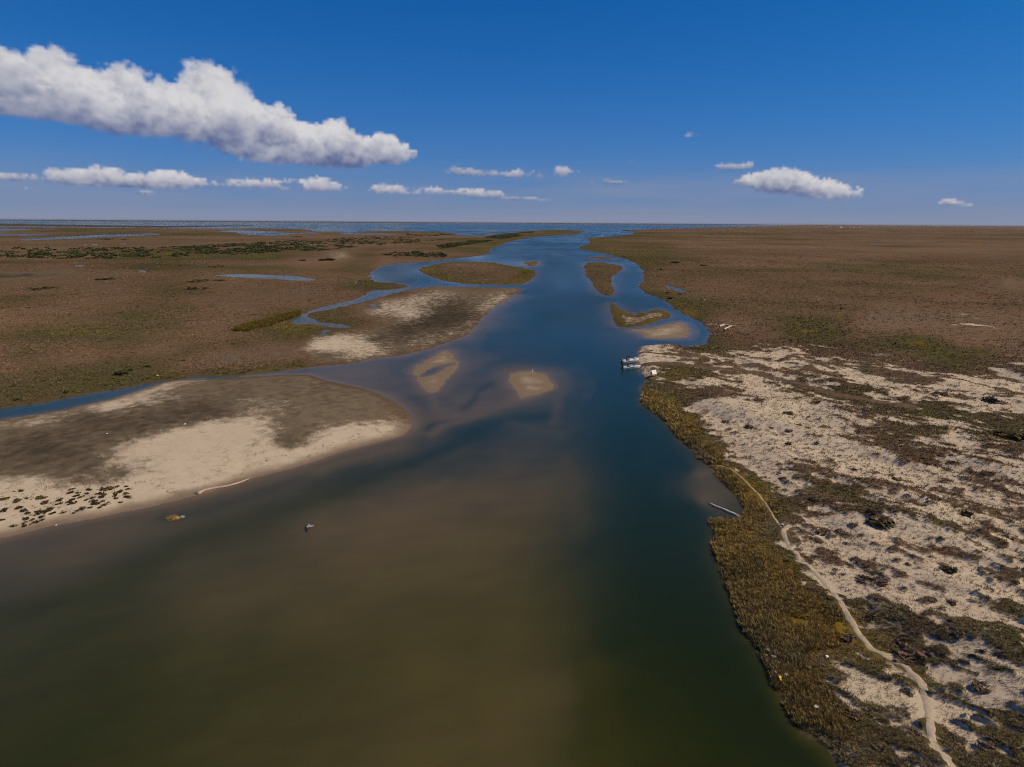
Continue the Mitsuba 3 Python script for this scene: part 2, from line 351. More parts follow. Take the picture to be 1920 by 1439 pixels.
ISLES = {
    'marsh_island': [(776.6, 501.6), (790, 500.6), (806.6, 495), (833, 489), (866.6, 487.6), (926.6, 489), (950, 495), (983, 500), (1013, 506), (1003, 515), (990, 528), (980, 532), (933, 531.6), (866.6, 530), (833, 525), (810, 518), (792, 510)],
    'marsh_island_001': [(1092.7, 490.5), (1120, 488), (1141, 491.7), (1159, 494), (1173, 499.7), (1168, 506.5), (1154.6, 512), (1143, 520), (1144, 530.6), (1150, 542), (1155.7, 546.7), (1149, 557), (1141, 556), (1131.7, 551), (1115.6, 544), (1116.8, 535), (1104, 522.6), (1098.4, 507.7), (1092.7, 498.5)],
    'marsh_island_002': [(1138.5, 563), (1154.6, 568.4), (1161.4, 578.7), (1177.5, 588), (1196, 584.5), (1223, 588), (1221, 578.7), (1241.6, 577.6), (1253, 585.6), (1265.7, 596), (1246, 597), (1230, 601.6), (1212, 609.7), (1186.6, 612), (1158, 614), (1160, 608.5), (1149, 603), (1152, 594.8), (1141, 578.7), (1136, 568)],
    'marsh_island_003': [(-500, 426), (0, 424.3), (120, 424.8), (300, 425), (480, 421.5), (480, 422.6), (300, 428.2), (120, 428.5), (0, 428.4), (-500, 429.5)],
    'sandbar': [(1180, 616.5), (1212, 615.4), (1235, 610.8), (1260, 604), (1283, 601.6), (1291, 613), (1299, 627), (1283, 632.6), (1246, 635), (1214, 634), (1202.7, 624.6)],
    'sandbar_001': [(826.6, 656.6), (846.6, 655), (848, 676), (866.6, 676.6), (860, 684), (853, 700), (830, 726.6), (803, 740), (786.6, 720), (766.6, 700), (783, 688), (806.6, 673)],
    'sandbar_002': [(941, 706.6), (956.6, 697), (985, 695), (1000, 695), (1016.6, 700), (1030, 713), (1036.6, 728), (1020, 733), (993, 744), (970, 756), (963, 736.6), (956.6, 720)],
    'mud_flat': [(976, 489), (1000, 488), (1003, 483), (1012, 485), (1013, 494), (995, 499), (980, 494)],
    'mud_flat_001': [(1098, 480), (1127, 478), (1157, 483), (1136, 484.5)],
    'bay_shore': [(-4000, 417.5), (0, 416.6), (640, 412.5), (850, 411.5), (1040, 412.2), (1300, 416.7), (1600, 423.5), (2500, 440), (2500, 443), (1600, 424.6), (1480, 423.2), (1300, 418.6), (1040, 414.0), (850, 413.4), (640, 414.8), (0, 419), (-4000, 420)],
}
PONDS = [
    [(396.6, 517), (416.6, 515), (460, 513.8), (500, 515.5), (550, 516.6), (600, 524), (566.6, 525.6), (516.6, 522.6), (433, 519.4)],
    [(257, 510), (264, 508), (274, 508), (271, 512), (262, 512)],
    [(137, 500.5), (150, 499), (162, 500), (150, 502)],
    [(661, 531), (664, 527), (671, 526), (670, 531), (665, 533)],
    [(692, 567), (697, 567), (706, 572), (704, 577), (698, 577)],
    [(600, 630), (603, 621), (617, 618), (610, 627)],
    [(786.6, 708), (806.6, 686.6), (858, 678.5), (858, 682.5), (840, 687), (820, 698)],
    [(1231, 530.6), (1246, 531.8), (1269, 538.6), (1294, 547), (1288.6, 549.4), (1264.6, 544), (1251, 537)],
    [(1184, 590), (1192, 587), (1195, 590), (1188, 592.5)],
    [(-60, 434), (0, 434), (60, 433.5), (70, 437), (40, 439), (0, 440), (-60, 440.5)],
    [(-60, 445), (0, 444), (75, 442.5), (110, 443.2), (60, 446), (0, 447), (-60, 447.5)],
    [(20, 453), (50, 451), (100, 447), (150, 445), (200, 442), (250, 440), (300, 438), (325, 433.8), (330, 435), (318, 438.5), (280, 442), (230, 445), (180, 448), (130, 450.5), (80, 453), (40, 455)],
    [(400, 431), (440, 429.5), (500, 431), (560, 434), (545, 438), (500, 440), (470, 438), (430, 434)],
    [(545, 434), (600, 432), (615, 434.5), (570, 437), (548, 437)],
    [(880, 438), (900, 435), (935, 432), (965, 431), (990, 430.5), (960, 433), (930, 435), (905, 438)],
    [(-60, 520), (0, 519.6), (6, 521), (0, 522), (-60, 523)],
]
NAMES = ['right', 'left', 'sand_spit', *ISLES]
OUTL = [px2pol(RIGHT), px2pol(LEFT), px2pol(SPIT), *[px2pol(v) for v in ISLES.values()]]
PON = [px2pol(v) for v in PONDS]
POLY = [shapely.Polygon(o).buffer(0) for o in OUTL]
PPOL = [shapely.Polygon(o).buffer(0) for o in PON]

deg = math.radians(1)
AZ = np.concatenate([np.arange(-180, -52, 4.0), np.arange(-52, 52.01, 0.1), np.arange(56, 180.1, 4.0)]) * deg
DEP = np.concatenate([[89, 80, 72, 66, 62], np.arange(59, 3.5, -0.085), np.arange(3.5, 0.5, -0.035), np.arange(0.5, 0.062, -0.016)]) * deg
NR, NC = len(DEP), len(AZ)
R = H / np.tan(DEP)
GA, GD = np.meshgrid(AZ, DEP)
GR = H / np.tan(GD)
LN = np.log(GR)
GX, GY = GR * np.sin(GA), GR * np.cos(GA)


def dense(o, closed=True):
    a, b = o, np.roll(o, -1, 0)
    if not closed:
        a, b = a[:-1], b[:-1]
    out = []
    for p, q in zip(a, b):
        k = max(1, int(np.hypot(*(q - p)) / 0.0022))
        t = np.arange(k)[:, None] / k
        out.append(p * (1 - t) + q * t)
    return np.vstack(out)


pts, ids = [], []
for i, o in enumerate(OUTL):
    dd = dense(o)
    pts.append(dd)
    ids.append(np.full(len(dd), i))
pts, ids = np.vstack(pts), np.concatenate(ids)
flat = np.stack([GA.ravel(), LN.ravel()], -1)
dist, near = cKDTree(pts).query(flat)
REG = ids[near].reshape(NR, NC)
inside = np.zeros(NR * NC, bool)
for i, pg in enumerate(POLY):
    shapely.prepare(pg)
    m = shapely.contains_xy(pg, flat[:, 0], flat[:, 1])
    inside |= m
    REG.ravel()[m] = i
sd = np.where(inside, dist, -dist)
pd, _ = cKDTree(np.vstack([dense(o) for o in PON])).query(flat)
inpond = np.zeros(NR * NC, bool)
for pg in PPOL:
    shapely.prepare(pg)
    inpond |= shapely.contains_xy(pg, flat[:, 0], flat[:, 1])
sd = np.where(inpond, np.minimum(sd, -pd), np.minimum(sd, np.where(inside, pd, sd)))
SD = (sd.reshape(NR, NC) * GR)                       # metres from the water's edge, positive on land
SPC = np.maximum(GR * 0.1 * deg, 0.1)                 # sideways spacing of the grid
# ragged edges
edge_n = vfbm(GX * 0.22, GY * 0.22, 5, 3, 0.6) - 0.5
marshy = (REG == 0) | (REG == 1)
SD = SD + edge_n * np.where(marshy, 3.6, np.where(REG == 2, 1.0, 2.6)) * np.clip(GR / 200, 0.6, 3)


SD = SD + np.where((REG == 1) & (GR > 1500), 760 * (vfbm(GX / 700, GY / 900, 4, 47) - 0.54) * sstep(1700, 3200, GR) * sstep(-0.03, -0.10, GA), 0)


SD = SD + np.where(REG >= 3, 4.0 * (vfbm(GX * 0.09, GY * 0.06, 4, 48) - 0.5), 0)


def field(ctrl, sel):
    c = np.array(ctrl, float)
    a, e = polar(c[:, 0], c[:, 1])
    f = RBFInterpolator(np.stack([a, 2.2 * e], -1), c[:, 2:], kernel='linear', smoothing=0.0005)
    return f(np.stack([GA[sel], 2.2 * GD[sel]], -1))


CL = [(0, 440, .5, 0), (300, 440, .55, 0), (600, 440, .5, 0), (900, 440, .68, 0), (1050, 432, .75, 0), (0, 470, .62, 0), (300, 475, .64, 0), (600, 455, .56, 0), (850, 470, .56, 0), (0, 500, .55, 0), (0, 520, .14, 0), (50, 519.5, .16, 0), (110, 516, .3, 0), (50, 511, .55, 0), (50, 528, .55, 0), (0, 532, .53, 0), (0, 512, .55, 0), (130, 524, .54, 0), (200, 508, .55, 0), (300, 500, .65, 0), (420, 490, .45, .15), (560, 483, .4, .3), (640, 479, .3, .55), (720, 481, .35, .35), (700, 470, .6, 0), (500, 470, .66, 0), (0, 560, .5, 0), (200, 540, .5, 0), (400, 560, .5, 0), (600, 540, .52, 0), (650, 548, .62, 0), (660, 500, .6, 0), (500, 530, .55, 0), (350, 525, .62, 0), (80, 640, .72, 0), (200, 630, .78, 0), (330, 612, .78, 0), (50, 670, .72, 0), (250, 650, .74, 0), (0, 600, .52, 0), (180, 590, .52, 0), (0, 692, .5, 0), (150, 682, .48, 0), (300, 655, .5, 0), (400, 630, .5, 0), (460, 590, .5, 0), (560, 560, .53, 0), (30, 730, .82, 0), (150, 705, .84, 0), (250, 692, .84, 0), (350, 670, .74, 0), (450, 650, .7, 0), (550, 640, .74, 0), (520, 622, .78, 0), (590, 615, .78, 0), (100, 740, .85, 0), (300, 705, .86, 0), (420, 695, .95, 0), (500, 690, .95, 0), (565, 683, .9, 0), (430, 680, .3, .12), (380, 690, .6, 0), (520, 668, .34, .15), (600, 672, .28, .1), (600, 650, .3, .95), (640, 642, .3, .85), (700, 655, .3, .7), (680, 640, .28, .55), (780, 645, .3, .45), (850, 622, .3, .35), (760, 628, .04, .1), (720, 635, .1, .2), (870, 585, .18, .15), (690, 605, .72, .1), (650, 592, .76, 0), (600, 588, .8, 0), (625, 600, .78, .05), (700, 583, .3, .6), (720, 572, .3, .65), (780, 560, .3, .55), (770, 592, .3, .65), (740, 600, .5, .35), (830, 553, .28, .5), (900, 555, .2, .25), (960, 545, .35, .3), (925, 565, .25, .55), (950, 556, .3, .6), (830, 605, .05, .05), (810, 575, .3, .4), (660, 573, .8, 0), (740, 550, .72, 0), (700, 535, .72, 0), (850, 570, .18, .3), (900, 540, .55, .05), (760, 662, .28, .15), (880, 612, .28, .45), (905, 590, .28, .5)]
CR = [(1600, 436, .5, 0), (1900, 440, .5, 0), (1250, 435, .55, 0), (1300, 460, .5, 0), (1500, 480, .52, 0), (1800, 480, .52, 0), (1120, 447, .75, 0), (1150, 460, .6, 0), (1170, 472, .72, 0), (1220, 490, .8, 0), (1215, 512, .66, 0), (1250, 510, .58, 0), (1400, 510, .53, 0), (1700, 520, .52, 0), (1900, 510, .5, 0), (1880, 536, .3, .2), (1850, 530, .4, .05), (1800, 545, .54, 0), (1900, 570, .54, 0), (1230, 550, .75, 0), (1205, 535, .7, 0), (1300, 575, .7, 0), (1290, 590, .9, 0), (1310, 596, .85, 0), (1400, 560, .55, 0), (1600, 560, .54, 0), (1800, 580, .54, 0), (1600, 592, .72, 0), (1500, 580, .68, 0), (1400, 600, .55, 0), (1358, 612, .4, .4), (1340, 640, .86, 0), (1330, 655, .85, 0), (1450, 635, .56, 0), (1500, 623, .97, 0), (1560, 628, .9, 0), (1600, 635, .7, 0), (1720, 645, .97, 0), (1660, 640, .8, 0), (1850, 660, .8, 0), (1700, 670, .56, .1), (1840, 615, .5, .42), (1780, 607, .52, .25), (1900, 620, .52, .1), (1850, 590, .54, 0), (1800, 635, .56, .02), (1640, 612, .5, .12), (1220, 658, .3, .95), (1200, 655, .3, 1), (1210, 680, .3, .85), (1250, 672, .3, .8), (1300, 662, .72, .12), (1260, 655, .6, .3), (1400, 664, .5, .3), (1500, 672, .5, .42), (1600, 690, .5, .34), (1560, 702, .4, .55), (1480, 690, .4, .72), (1700, 722, .4, .36), (1800, 700, .72, .12), (1900, 690, .5, .34), (1750, 690, .74, .12), (1870, 730, .4, .62), (1300, 680, .3, .75), (1400, 688, .35, .82), (1620, 722, .4, .65), (1700, 748, .36, .9), (1850, 762, .36, .92), (1900, 755, .4, .8), (1800, 745, .36, .8), (1600, 748, .74, .28), (1500, 722, .74, .35), (1680, 765, .72, .25), (1750, 780, .7, .3), (1900, 792, .6, .4), (1350, 720, .4, .62), (1250, 705, .86, .05), (1300, 702, .8, .15), (1215, 700, .4, .6), (1280, 738, .45, .5), (1240, 735, .5, .12), (1300, 750, .5, .2), (1340, 760, .45, .4), (1400, 750, .38, .82), (1500, 760, .38, .78), (1400, 800, .3, .95), (1330, 780, .36, .85), (1290, 768, .6, .25), (1500, 830, .34, .86), (1440, 830, .3, .97), (1600, 800, .4, .6), (1650, 828, .45, .28), (1600, 825, .45, .35), (1700, 850, .45, .36), (1800, 850, .45, .5), (1900, 850, .45, .45), (1450, 880, .34, .9), (1550, 872, .34, .88), (1640, 890, .35, .84), (1700, 880, .4, .65), (1750, 905, .4, .62), (1850, 920, .45, .5), (1500, 922, .5, .3), (1480, 900, .45, .6), (1560, 940, .62, .22), (1620, 952, .66, .28), (1680, 950, .4, .66), (1780, 965, .38, .8), (1900, 980, .45, .55), (1560, 990, .38, .8), (1640, 1005, .45, .55), (1700, 1020, .3, 1.0), (1660, 1035, .3, .9), (1750, 1010, .6, .38), (1800, 1020, .5, .5), (1850, 1060, .34, .97), (1780, 1085, .35, .9), (1600, 1050, .4, .7), (1560, 1080, .38, .84), (1640, 1095, .55, .35), (1700, 1090, .36, .9), (1700, 1130, .42, .7), (1900, 1130, .4, .75), (1830, 1110, .36, .9), (1620, 1150, .55, .16), (1700, 1175, .45, .5), (1660, 1150, .5, .42), (1800, 1180, .44, .62), (1900, 1220, .45, .5), (1720, 1240, .5, .52), (1760, 1220, .42, .66), (1590, 1140, .5, .3), (1680, 1255, .52, .42), (1600, 1290, .38, .75), (1580, 1270, .42, .6), (1640, 1310, .46, .55), (1700, 1330, .4, .7), (1680, 1360, .42, .55), (1780, 1280, .44, .58), (1850, 1330, .5, .45), (1640, 1370, .6, .2), (1660, 1290, .52, .28), (1560, 1350, .6, .06), (1580, 1400, .55, .08), (1700, 1400, .5, .40), (1800, 1400, .5, .46), (1900, 1400, .5, .40), (1760, 1350, .46, .5), (1220, 752, 1, 0), (1260, 780, .95, 0), (1294, 800, 1, 0), (1290, 820, .8, 0), (1310, 815, .9, 0), (1345, 862, .95, 0), (1340, 850, .97, 0), (1320, 862, .4, .1), (1370, 890, .95, 0), (1420, 930, .95, 0), (1385, 862, .4, .66), (1425, 893, .42, .62), (1470, 935, .46, .5), (1330, 800, .36, .8), (1372, 845, .36, .78), (1300, 735, .42, .62), (1310, 772, .42, .6), (1348, 822, .38, .72), (1450, 960, .76, .05), (1380, 1000, .9, 0), (1420, 1040, .97, 0), (1350, 1060, .85, 0), (1480, 1080, .9, 0), (1400, 1120, .8, 0), (1470, 1140, .74, 0), (1540, 1140, .74, 0), (1440, 1185, .45, 0), (1500, 1200, .84, 0), (1550, 1220, .78, 0), (1470, 1250, .5, 0), (1520, 1280, .84, 0), (1500, 1320, .66, 0), (1550, 1300, .56, .05), (1530, 1385, .5, .15), (1570, 1430, .4, .5), (1490, 980, .55, .2), (1480, 1010, .45, .5), (1520, 1060, .4, .7), (1560, 1120, .45, .5)]
CS = [(50, 805, .28, .3), (30, 830, .1, .02), (150, 830, .08, .05), (80, 860, .05, 0), (130, 785, .25, .4), (70, 797, .3, .55), (0, 850, .05, 0), (165, 785, .08, .1), (200, 775, .3, .6), (240, 752, .3, .72), (290, 740, .3, .62), (340, 722, .3, .6), (250, 785, .12, .12), (330, 752, .2, .35), (420, 730, .14, .15), (380, 725, .22, .35), (500, 725, .2, .15), (480, 757, .22, .34), (400, 775, .04, .03), (350, 785, .06, .05), (300, 797, .05, .1), (230, 812, .08, .15), (560, 770, .25, .36), (520, 755, .2, .25), (650, 740, .2, .1), (600, 798, .2, .2), (560, 800, .2, .25), (680, 785, .2, .22), (700, 760, .2, .14), (750, 780, .3, .4), (765, 795, .3, .7), (350, 825, .3, .95), (280, 830, .28, .7), (250, 860, .3, .88), (450, 812, .3, .92), (420, 860, .28, .8), (330, 865, .3, .85), (300, 885, .26, .75), (200, 878, .25, .5), (180, 890, .12, .25), (500, 825, .24, .7), (540, 835, .12, .05), (560, 815, .15, .12), (505, 845, .3, .8), (600, 832, .3, .97), (650, 815, .3, .9), (700, 808, .3, .82), (540, 862, .3, .98), (500, 862, .4, .8), (470, 875, .35, .75), (120, 895, .1, .15), (60, 915, .3, .95), (20, 940, .3, .97), (150, 940, .3, .98), (250, 912, .3, .9), (230, 898, .12, .25), (200, 902, .2, .5), (340, 905, .3, .82), (0, 902, .2, .5), (0, 875, .15, .15), (60, 885, .1, .05), (430, 890, .3, .8)]
U, V = np.full((NR, NC), 0.3), np.zeros((NR, NC))
for reg, ctrl in ((0, CR), (1, CL), (2, CS)):
    m = REG == reg
    f = field(ctrl, m)
    U[m], V[m] = f[:, 0], f[:, 1]
U, V = np.clip(U, 0, 1), np.clip(V, -0.1, 1.05)
ISLE_UV = {'marsh_island': (.5, .12), 'marsh_island_001': (.62, .0), 'marsh_island_002': (.5, .3), 'marsh_island_003': (0., 0.), 'sandbar': (.3, 1.), 'sandbar_001': (.3, 1.), 'sandbar_002': (.3, 1.), 'mud_flat': (.4, .3), 'mud_flat_001': (.45, .3), 'bay_shore': (.0, 0.)}
for k, (u, v) in ISLE_UV.items():
    m = REG == NAMES.index(k)
    U[m], V[m] = u, v
m = REG == NAMES.index('marsh_island')
U[m] = np.where(SD[m] < 16, .8, .58) + 0.2 * (vfbm(GX[m] * .03, GY[m] * .03, 3, 8) - .5)
m = REG == NAMES.index('marsh_island_002')
V[m] = np.where(SD[m] < 5, 0.0, 0.45)
U[m] = np.where(SD[m] < 5, .82, .4)

U0 = U.copy()
U = U + np.where(REG <= 1, 0.72 * (vfbm(GX / 420, GY / 300, 4, 43) - .5) + 0.44 * (vfbm(GX / 110, GY / 90, 3, 44) - .5) + 0.25 * (vfbm(GX / 28, GY / 28, 3, 45) - .5) * sstep(1200, 300, GR), 0)
U = np.clip(U, 0, 1)
U = np.where((REG <= 1) & (U0 > 0.42), np.maximum(U, 0.43), U)
U = np.where(REG == 2, 0.04 + 0.9 * U, U)
U = np.where((REG <= 1) & (GR > 230) & (U0 < 0.82), np.minimum(U, np.maximum(0.80, U0)), U)
# plan directions: the dunes run from upper left to lower right
DX, DY = GX * 0.72 - GY * 0.69, GX * 0.69 + GY * 0.72     # along, across
dune_zone = (REG == 0) * sstep(0.08, 0.5, V) * sstep(6, 22, SD)
_pp = np.vstack([at(np.interp(np.arange(0, len(P_) - 1, .05), np.arange(len(P_)), [c[0] for c in P_]), np.interp(np.arange(0, len(P_) - 1, .05), np.arange(len(P_)), [c[1] for c in P_])) for P_ in (PATH1, TRACK1)])[:, :2]
dune_zone = dune_zone * (0.04 + 0.96 * sstep(0.5, 13, cKDTree(_pp).query(np.stack([GX.ravel(), GY.ravel()], -1), distance_upper_bound=15)[0].reshape(NR, NC).clip(0, 15)))
dn = vfbm(DX / 34, DY / 15, 4, 51)
dn2 = vfbm(DX / 9, DY / 4.2, 3, 57)
DUNE = dune_zone * (2.2 * sstep(0.32, 0.78, dn) + 0.6 * (dn2 - 0.4) * np.clip(60 / np.maximum(SPC * 20, 60), 0, 1))
# patches of plants on the sand
lod = lambda lam: np.clip((lam / SPC - 1.2) / 2.0, 0, 1)
pn = 0.9 * (vfbm(DX / 22, DY / 11, 2, 61) - 0.5) + 1.0 * (vnoise(DX / 6.5, DY / 3.1, 64) - 0.5) * lod(3.1) + 1.25 * (vnoise(DX / 2.6, DY / 1.3, 65) - 0.5) * lod(1.3) + 1.25 * (vnoise(DX / 1.15, DY / 0.62, 66) - 0.5) * lod(0.6)
right = REG == 0
VR = V + pn * 0.62 * sstep(0.02, 0.2, V) + 0.10 * (dn - 0.5)
VR = 0.5 + (VR - 0.52) * 1.5
sp = 0.9 * (vfbm(GX / 22, GY / 9, 4, 71) - 0.5) + 0.7 * (vnoise(GX / 1.6, GY / 1.1, 75) - 0.5) * lod(1.2) + 0.5 * (vnoise(GX / 0.7, GY / 0.5, 76) - 0.5) * lod(0.6)
VS = V + sp * np.where(REG == 1, 0.20, 0.36) * sstep(0.0, 0.15, V) * sstep(1.25, 0.8, V)
VV = np.where(right, np.where(V > 0.02, VR, 0.0), np.where(REG >= 3, np.where(V > 0.95, 1.2, V + 0.3 * sp), VS))
VV = np.where(right | (V > 0.99), VV, np.where((REG == 2) | (REG == 1), 0.44 + (VV - 0.5) * 0.80, 0.46 + (VV - 0.5) * 0.66))
VV = np.where((REG == 1) & (V < 0.02), 0, VV)
VV = np.clip(VV, 0, 1)
# dry sand rim along the river on open sand shores
rim = (right & (GY > 150) & (GY < 260) & (GX < 60) & (V > 0.6))
VEG = 1 - sstep(0.35, 0.65, VV)

HREG = {'right': (0.75, 2.0), 'left': (0.7, 4.0), 'sand_spit': (1.0, 15.0), 'sandbar': (0.22, 9.0), 'sandbar_001': (0.15, 8.0), 'sandbar_002': (0.28, 12.0), 'mud_flat': (.3, 8.), 'mud_flat_001': (.3, 8.)}
hh = np.array([HREG.get(n, (0.6, 4.0))[0] for n in NAMES])[REG]
ww = np.array([HREG.get(n, (0.6, 4.0))[1] for n in NAMES])[REG] * np.clip(GR / 250, 1, 40)
flats = (REG == 1) & (V > 0.02)
ww = np.where(flats, 12.0, ww)
GZ = np.where(SD > 0, hh * np.tanh(np.maximum(SD, 0) / ww), -2.2 * np.tanh(np.maximum(-SD, 0) / (2.5 * ww)))
land = sstep(0.5, 4, SD)
rough_n = 0.34 * (vnoise(GX / 1.3, GY / 1.3, 81) - 0.5) * lod(1.3) + 0.20 * (vnoise(GX / 0.6, GY / 0.6, 82) - 0.5) * lod(0.6) + 0.6 * (vfbm(GX / 9, GY / 6, 3, 83) - 0.5)
big = (vfbm(GX / 160, GY / 90, 3, 85) - 0.45) * 2.2 * sstep(30, 200, SD) * (marshy)
GZ = GZ + land * (VEG * rough_n * 0.8 * (0.35 + 0.65 * marshy) + 0.16 * (vfbm(GX / 5, GY / 4, 3, 84) - 0.5) + big) + DUNE + 0.30 * land * VEG * right * sstep(0.05, .3, V)
# the dark sand hill far out on the right
hx = at(1868, 540)
GZ = GZ + 4 * np.exp(-(((GX - hx[0]) / 22) ** 2 + ((GY - hx[1]) / 16) ** 2)) * (0.6 + 0.8 * vnoise(GX / 7, GY / 7, 91))
far = sstep(700, 1800, GR)
GZ = np.where(GZ > 0, np.maximum(GZ, 0.012 + 0.25 * far), np.minimum(GZ, -0.02 - 0.4 * far))
# far inland the ground rises a little towards the skyline
GZ = GZ + 42 * sstep(16000, 43000, GR) * (SD > 0) * ((REG == 0) | (REG == NAMES.index('bay_shore')))


def cell(arr, fr, fc):
    i, j = np.clip(fr.astype(int), 0, NR - 2), np.clip(fc.astype(int), 0, NC - 2)
    a, b = fr - i, fc - j
    return arr[i, j] * (1 - a) * (1 - b) + arr[i + 1, j] * a * (1 - b) + arr[i, j + 1] * (1 - a) * b + arr[i + 1, j + 1] * a * b


DEPN, IDR = -DEP, np.arange(NR)


def frac(x, y):
    a, e = np.arctan2(x, y), np.arctan2(H, np.hypot(x, y))
    return np.interp(-e, DEPN, IDR), np.interp(a, AZ, np.arange(NC))


def ground_z(x, y):
    fr, fc = frac(np.asarray(x, float), np.asarray(y, float))
    return cell(GZ, fr, fc)


def on_ground(px, py, lift=0.0):
    """Where the ray through a pixel meets the terrain."""
    p = at(px, py)
    for _ in range(4):
        z = np.maximum(ground_z(p[..., 0], p[..., 1]), 0)
        a, e = polar(px, py)
        r = (H - z) / np.tan(e)
        p = np.stack([r * np.sin(a), r * np.cos(a), z + lift], -1)
    return p


# ---- terrain sheets
VERT = np.stack([GX, GY, GZ], -1).reshape(-1, 3)
UVS = np.stack([U, VV], -1).reshape(-1, 2)
ii, jj = np.meshgrid(np.arange(NR - 1), np.arange(NC - 1), indexing='ij')
q = np.stack([ii * NC + jj, (ii + 1) * NC + jj, (ii + 1) * NC + jj + 1, ii * NC + jj + 1], -1)
zq = np.stack([GZ[:-1, :-1], GZ[1:, :-1], GZ[1:, 1:], GZ[:-1, 1:]], -1)
keepq = zq.max(-1) > -1.2
regq = np.where(REG[:-1, :-1] == 1, 0, REG[:-1, :-1])
LAND_LABEL = {'right': 'brown heath, marsh and pale dunes on both sides of the river', 'sand_spit': 'broad pale and dark sand spit reaching into the river from the left',
              'marsh_island': 'large flat marsh island beside the left arm of the river', 'marsh_island_001': 'long narrow marsh island by the right bank', 'marsh_island_002': 'sandy marsh islet just below the narrow one', 'marsh_island_003': 'dark strip of land in the far bay',
              'sandbar': 'bare sandbar in the inlet on the right', 'sandbar_001': 'split sandbar with a pool inside it', 'sandbar_002': 'fan shaped sandbar in the middle of the river', 'mud_flat': 'small mud flat in the far river', 'mud_flat_001': 'thin sand strip above the narrow island', 'bay_shore': 'thin far shore on the horizon'}
for i, n in enumerate(NAMES):
    if n == 'left':
        continue
    sel = keepq & (regq == i)
    f = q[sel]
    f = np.vstack([f[:, [0, 2, 1]], f[:, [0, 3, 2]]])
    used, inv = np.unique(f, return_inverse=True)
    key = 'ground' if n == 'right' else n
    scene[key] = mikit.ply((VERT[used], inv.reshape(-1, 3)), 'land_material' if n == 'right' or 'marsh' in n else 'spit_material', smooth=True, uv=UVS[used])
    labels[key] = {'kind': 'structure', 'label': LAND_LABEL[n]}

# ---- the water: one level sheet, its own colour from depth and silt
CW = [(1180, 700, .0, 0), (1100, 650, .02, 0), (1000, 600, .04, 0), (1040, 480, .08, 0), (950, 470, .12, 0), (1150, 800, 0, .1), (1230, 900, .0, .4), (1280, 1050, 0, .8), (1350, 1250, 0, 1), (1450, 1400, .04, 1), (1200, 1100, .02, .8), (1160, 1000, .06, .6), (1140, 1200, .15, .85), (1130, 1400, .6, 1), (1130, 1300, .45, 1), (1070, 1300, .75, .5), (1080, 1000, .4, .4), (1000, 850, .6, .1), (950, 850, .65, 0), (900, 810, .16, .3), (880, 818, .12, .3), (960, 795, .3, .1), (1040, 770, .3, 0), (1060, 720, .12, 0), (1090, 840, .12, .1), (1000, 950, .72, .35), (900, 900, .75, .15), (800, 920, .85, 0), (700, 950, .95, 0), (600, 985, .95, .05), (500, 965, .55, .6), (600, 920, .55, .6), (650, 900, .35, .7), (720, 880, .35, .6), (800, 850, .4, .3), (400, 1000, .6, .6), (250, 1080, .5, .7), (150, 1130, .5, .7), (330, 1060, .7, .4), (100, 1060, .95, 0), (30, 1050, 1, 0), (200, 1010, 1, 0), (330, 955, 1, 0), (450, 918, .9, 0), (560, 892, .8, .05), (700, 842, .85, 0), (755, 826, .7, 0), (800, 790, .3, .2), (800, 755, .5, 0), (880, 760, .85, 0), (925, 745, .75, 0), (850, 745, .7, 0), (870, 700, .4, 0), (900, 660, .12, 0), (750, 705, .75, 0), (650, 702, .95, 0), (620, 698, 1, 0), (700, 682, .9, 0), (800, 665, .5, 0), (600, 1100, .85, .35), (400, 1120, .8, .3), (800, 1100, .85, .5), (1000, 1100, .75, .6), (900, 1250, .85, .65), (700, 1250, .75, .7), (500, 1250, .6, .7), (300, 1250, .5, .8), (100, 1250, .4, .8), (100, 1400, .35, .9), (400, 1400, .55, .7), (700, 1400, .65, .5), (950, 1400, .9, .45), (0, 1150, .6, .5), (1330, 900, .8, .1), (1350, 950, .75, .15), (1312, 890, .9, 0), (1318, 940, .95, 0), (1380, 950, .55, .4), (1290, 880, .05, .4), (1300, 950, .05, .6), (720, 510, .15, 0), (600, 580, .2, 0), (200, 745, .0, 0), (30, 775, 0, 0), (350, 711, .6, 0), (1250, 560, .1, 0), (1300, 640, .25, 0), (1200, 640, .3, 0), (1160, 620, .2, 0), (1160, 655, .15, 0), (900, 420, .1, 0), (200, 420, .15, 0), (1300, 421, 0, 0), (500, 428, .6, 0), (-400, 1300, .5, .6), (2000, 1600, 0, 1)]
WAZ = np.concatenate([np.arange(-180, -54, 6.0), np.arange(-54, 54.01, 0.15), np.arange(60, 180.1, 6.0)]) * deg
WDE = np.concatenate([[89.9, 80, 70], np.arange(62, 3, -0.15), np.arange(3, 0.4, -0.1), np.arange(0.4, 0.06, -0.04)]) * deg
A2, D2 = np.meshgrid(WAZ, WDE)
R2 = H / np.tan(D2)
c = np.array(CW, float)
ca, ce = polar(c[:, 0], c[:, 1])
wf = RBFInterpolator(np.stack([ca, 1.6 * ce], -1), c[:, 2:], kernel='linear', smoothing=0.0003)(np.stack([A2.ravel(), 1.6 * D2.ravel()], -1))
wx, wy = (R2 * np.sin(A2)).ravel(), (R2 * np.cos(A2)).ravel()
fr, fc = frac(wx, wy)
wsd = cell(SD, fr, fc)
wreg = REG[np.clip(fr.round().astype(int), 0, NR - 1), np.clip(fc.round().astype(int), 0, NC - 1)]
wlen = np.where(wreg == 0, 0.8, np.where(wreg == 1, 2.0, 5.0))
shal = np.maximum(np.clip(wf[:, 0], 0, 1), 0.9 * np.exp(np.minimum(wsd, 0) / wlen))
soft = np.isin(wreg, [2, 7, 8, 9, 10, 11]) | ((wreg == 1) & (wx > -75) & (wy < 420))
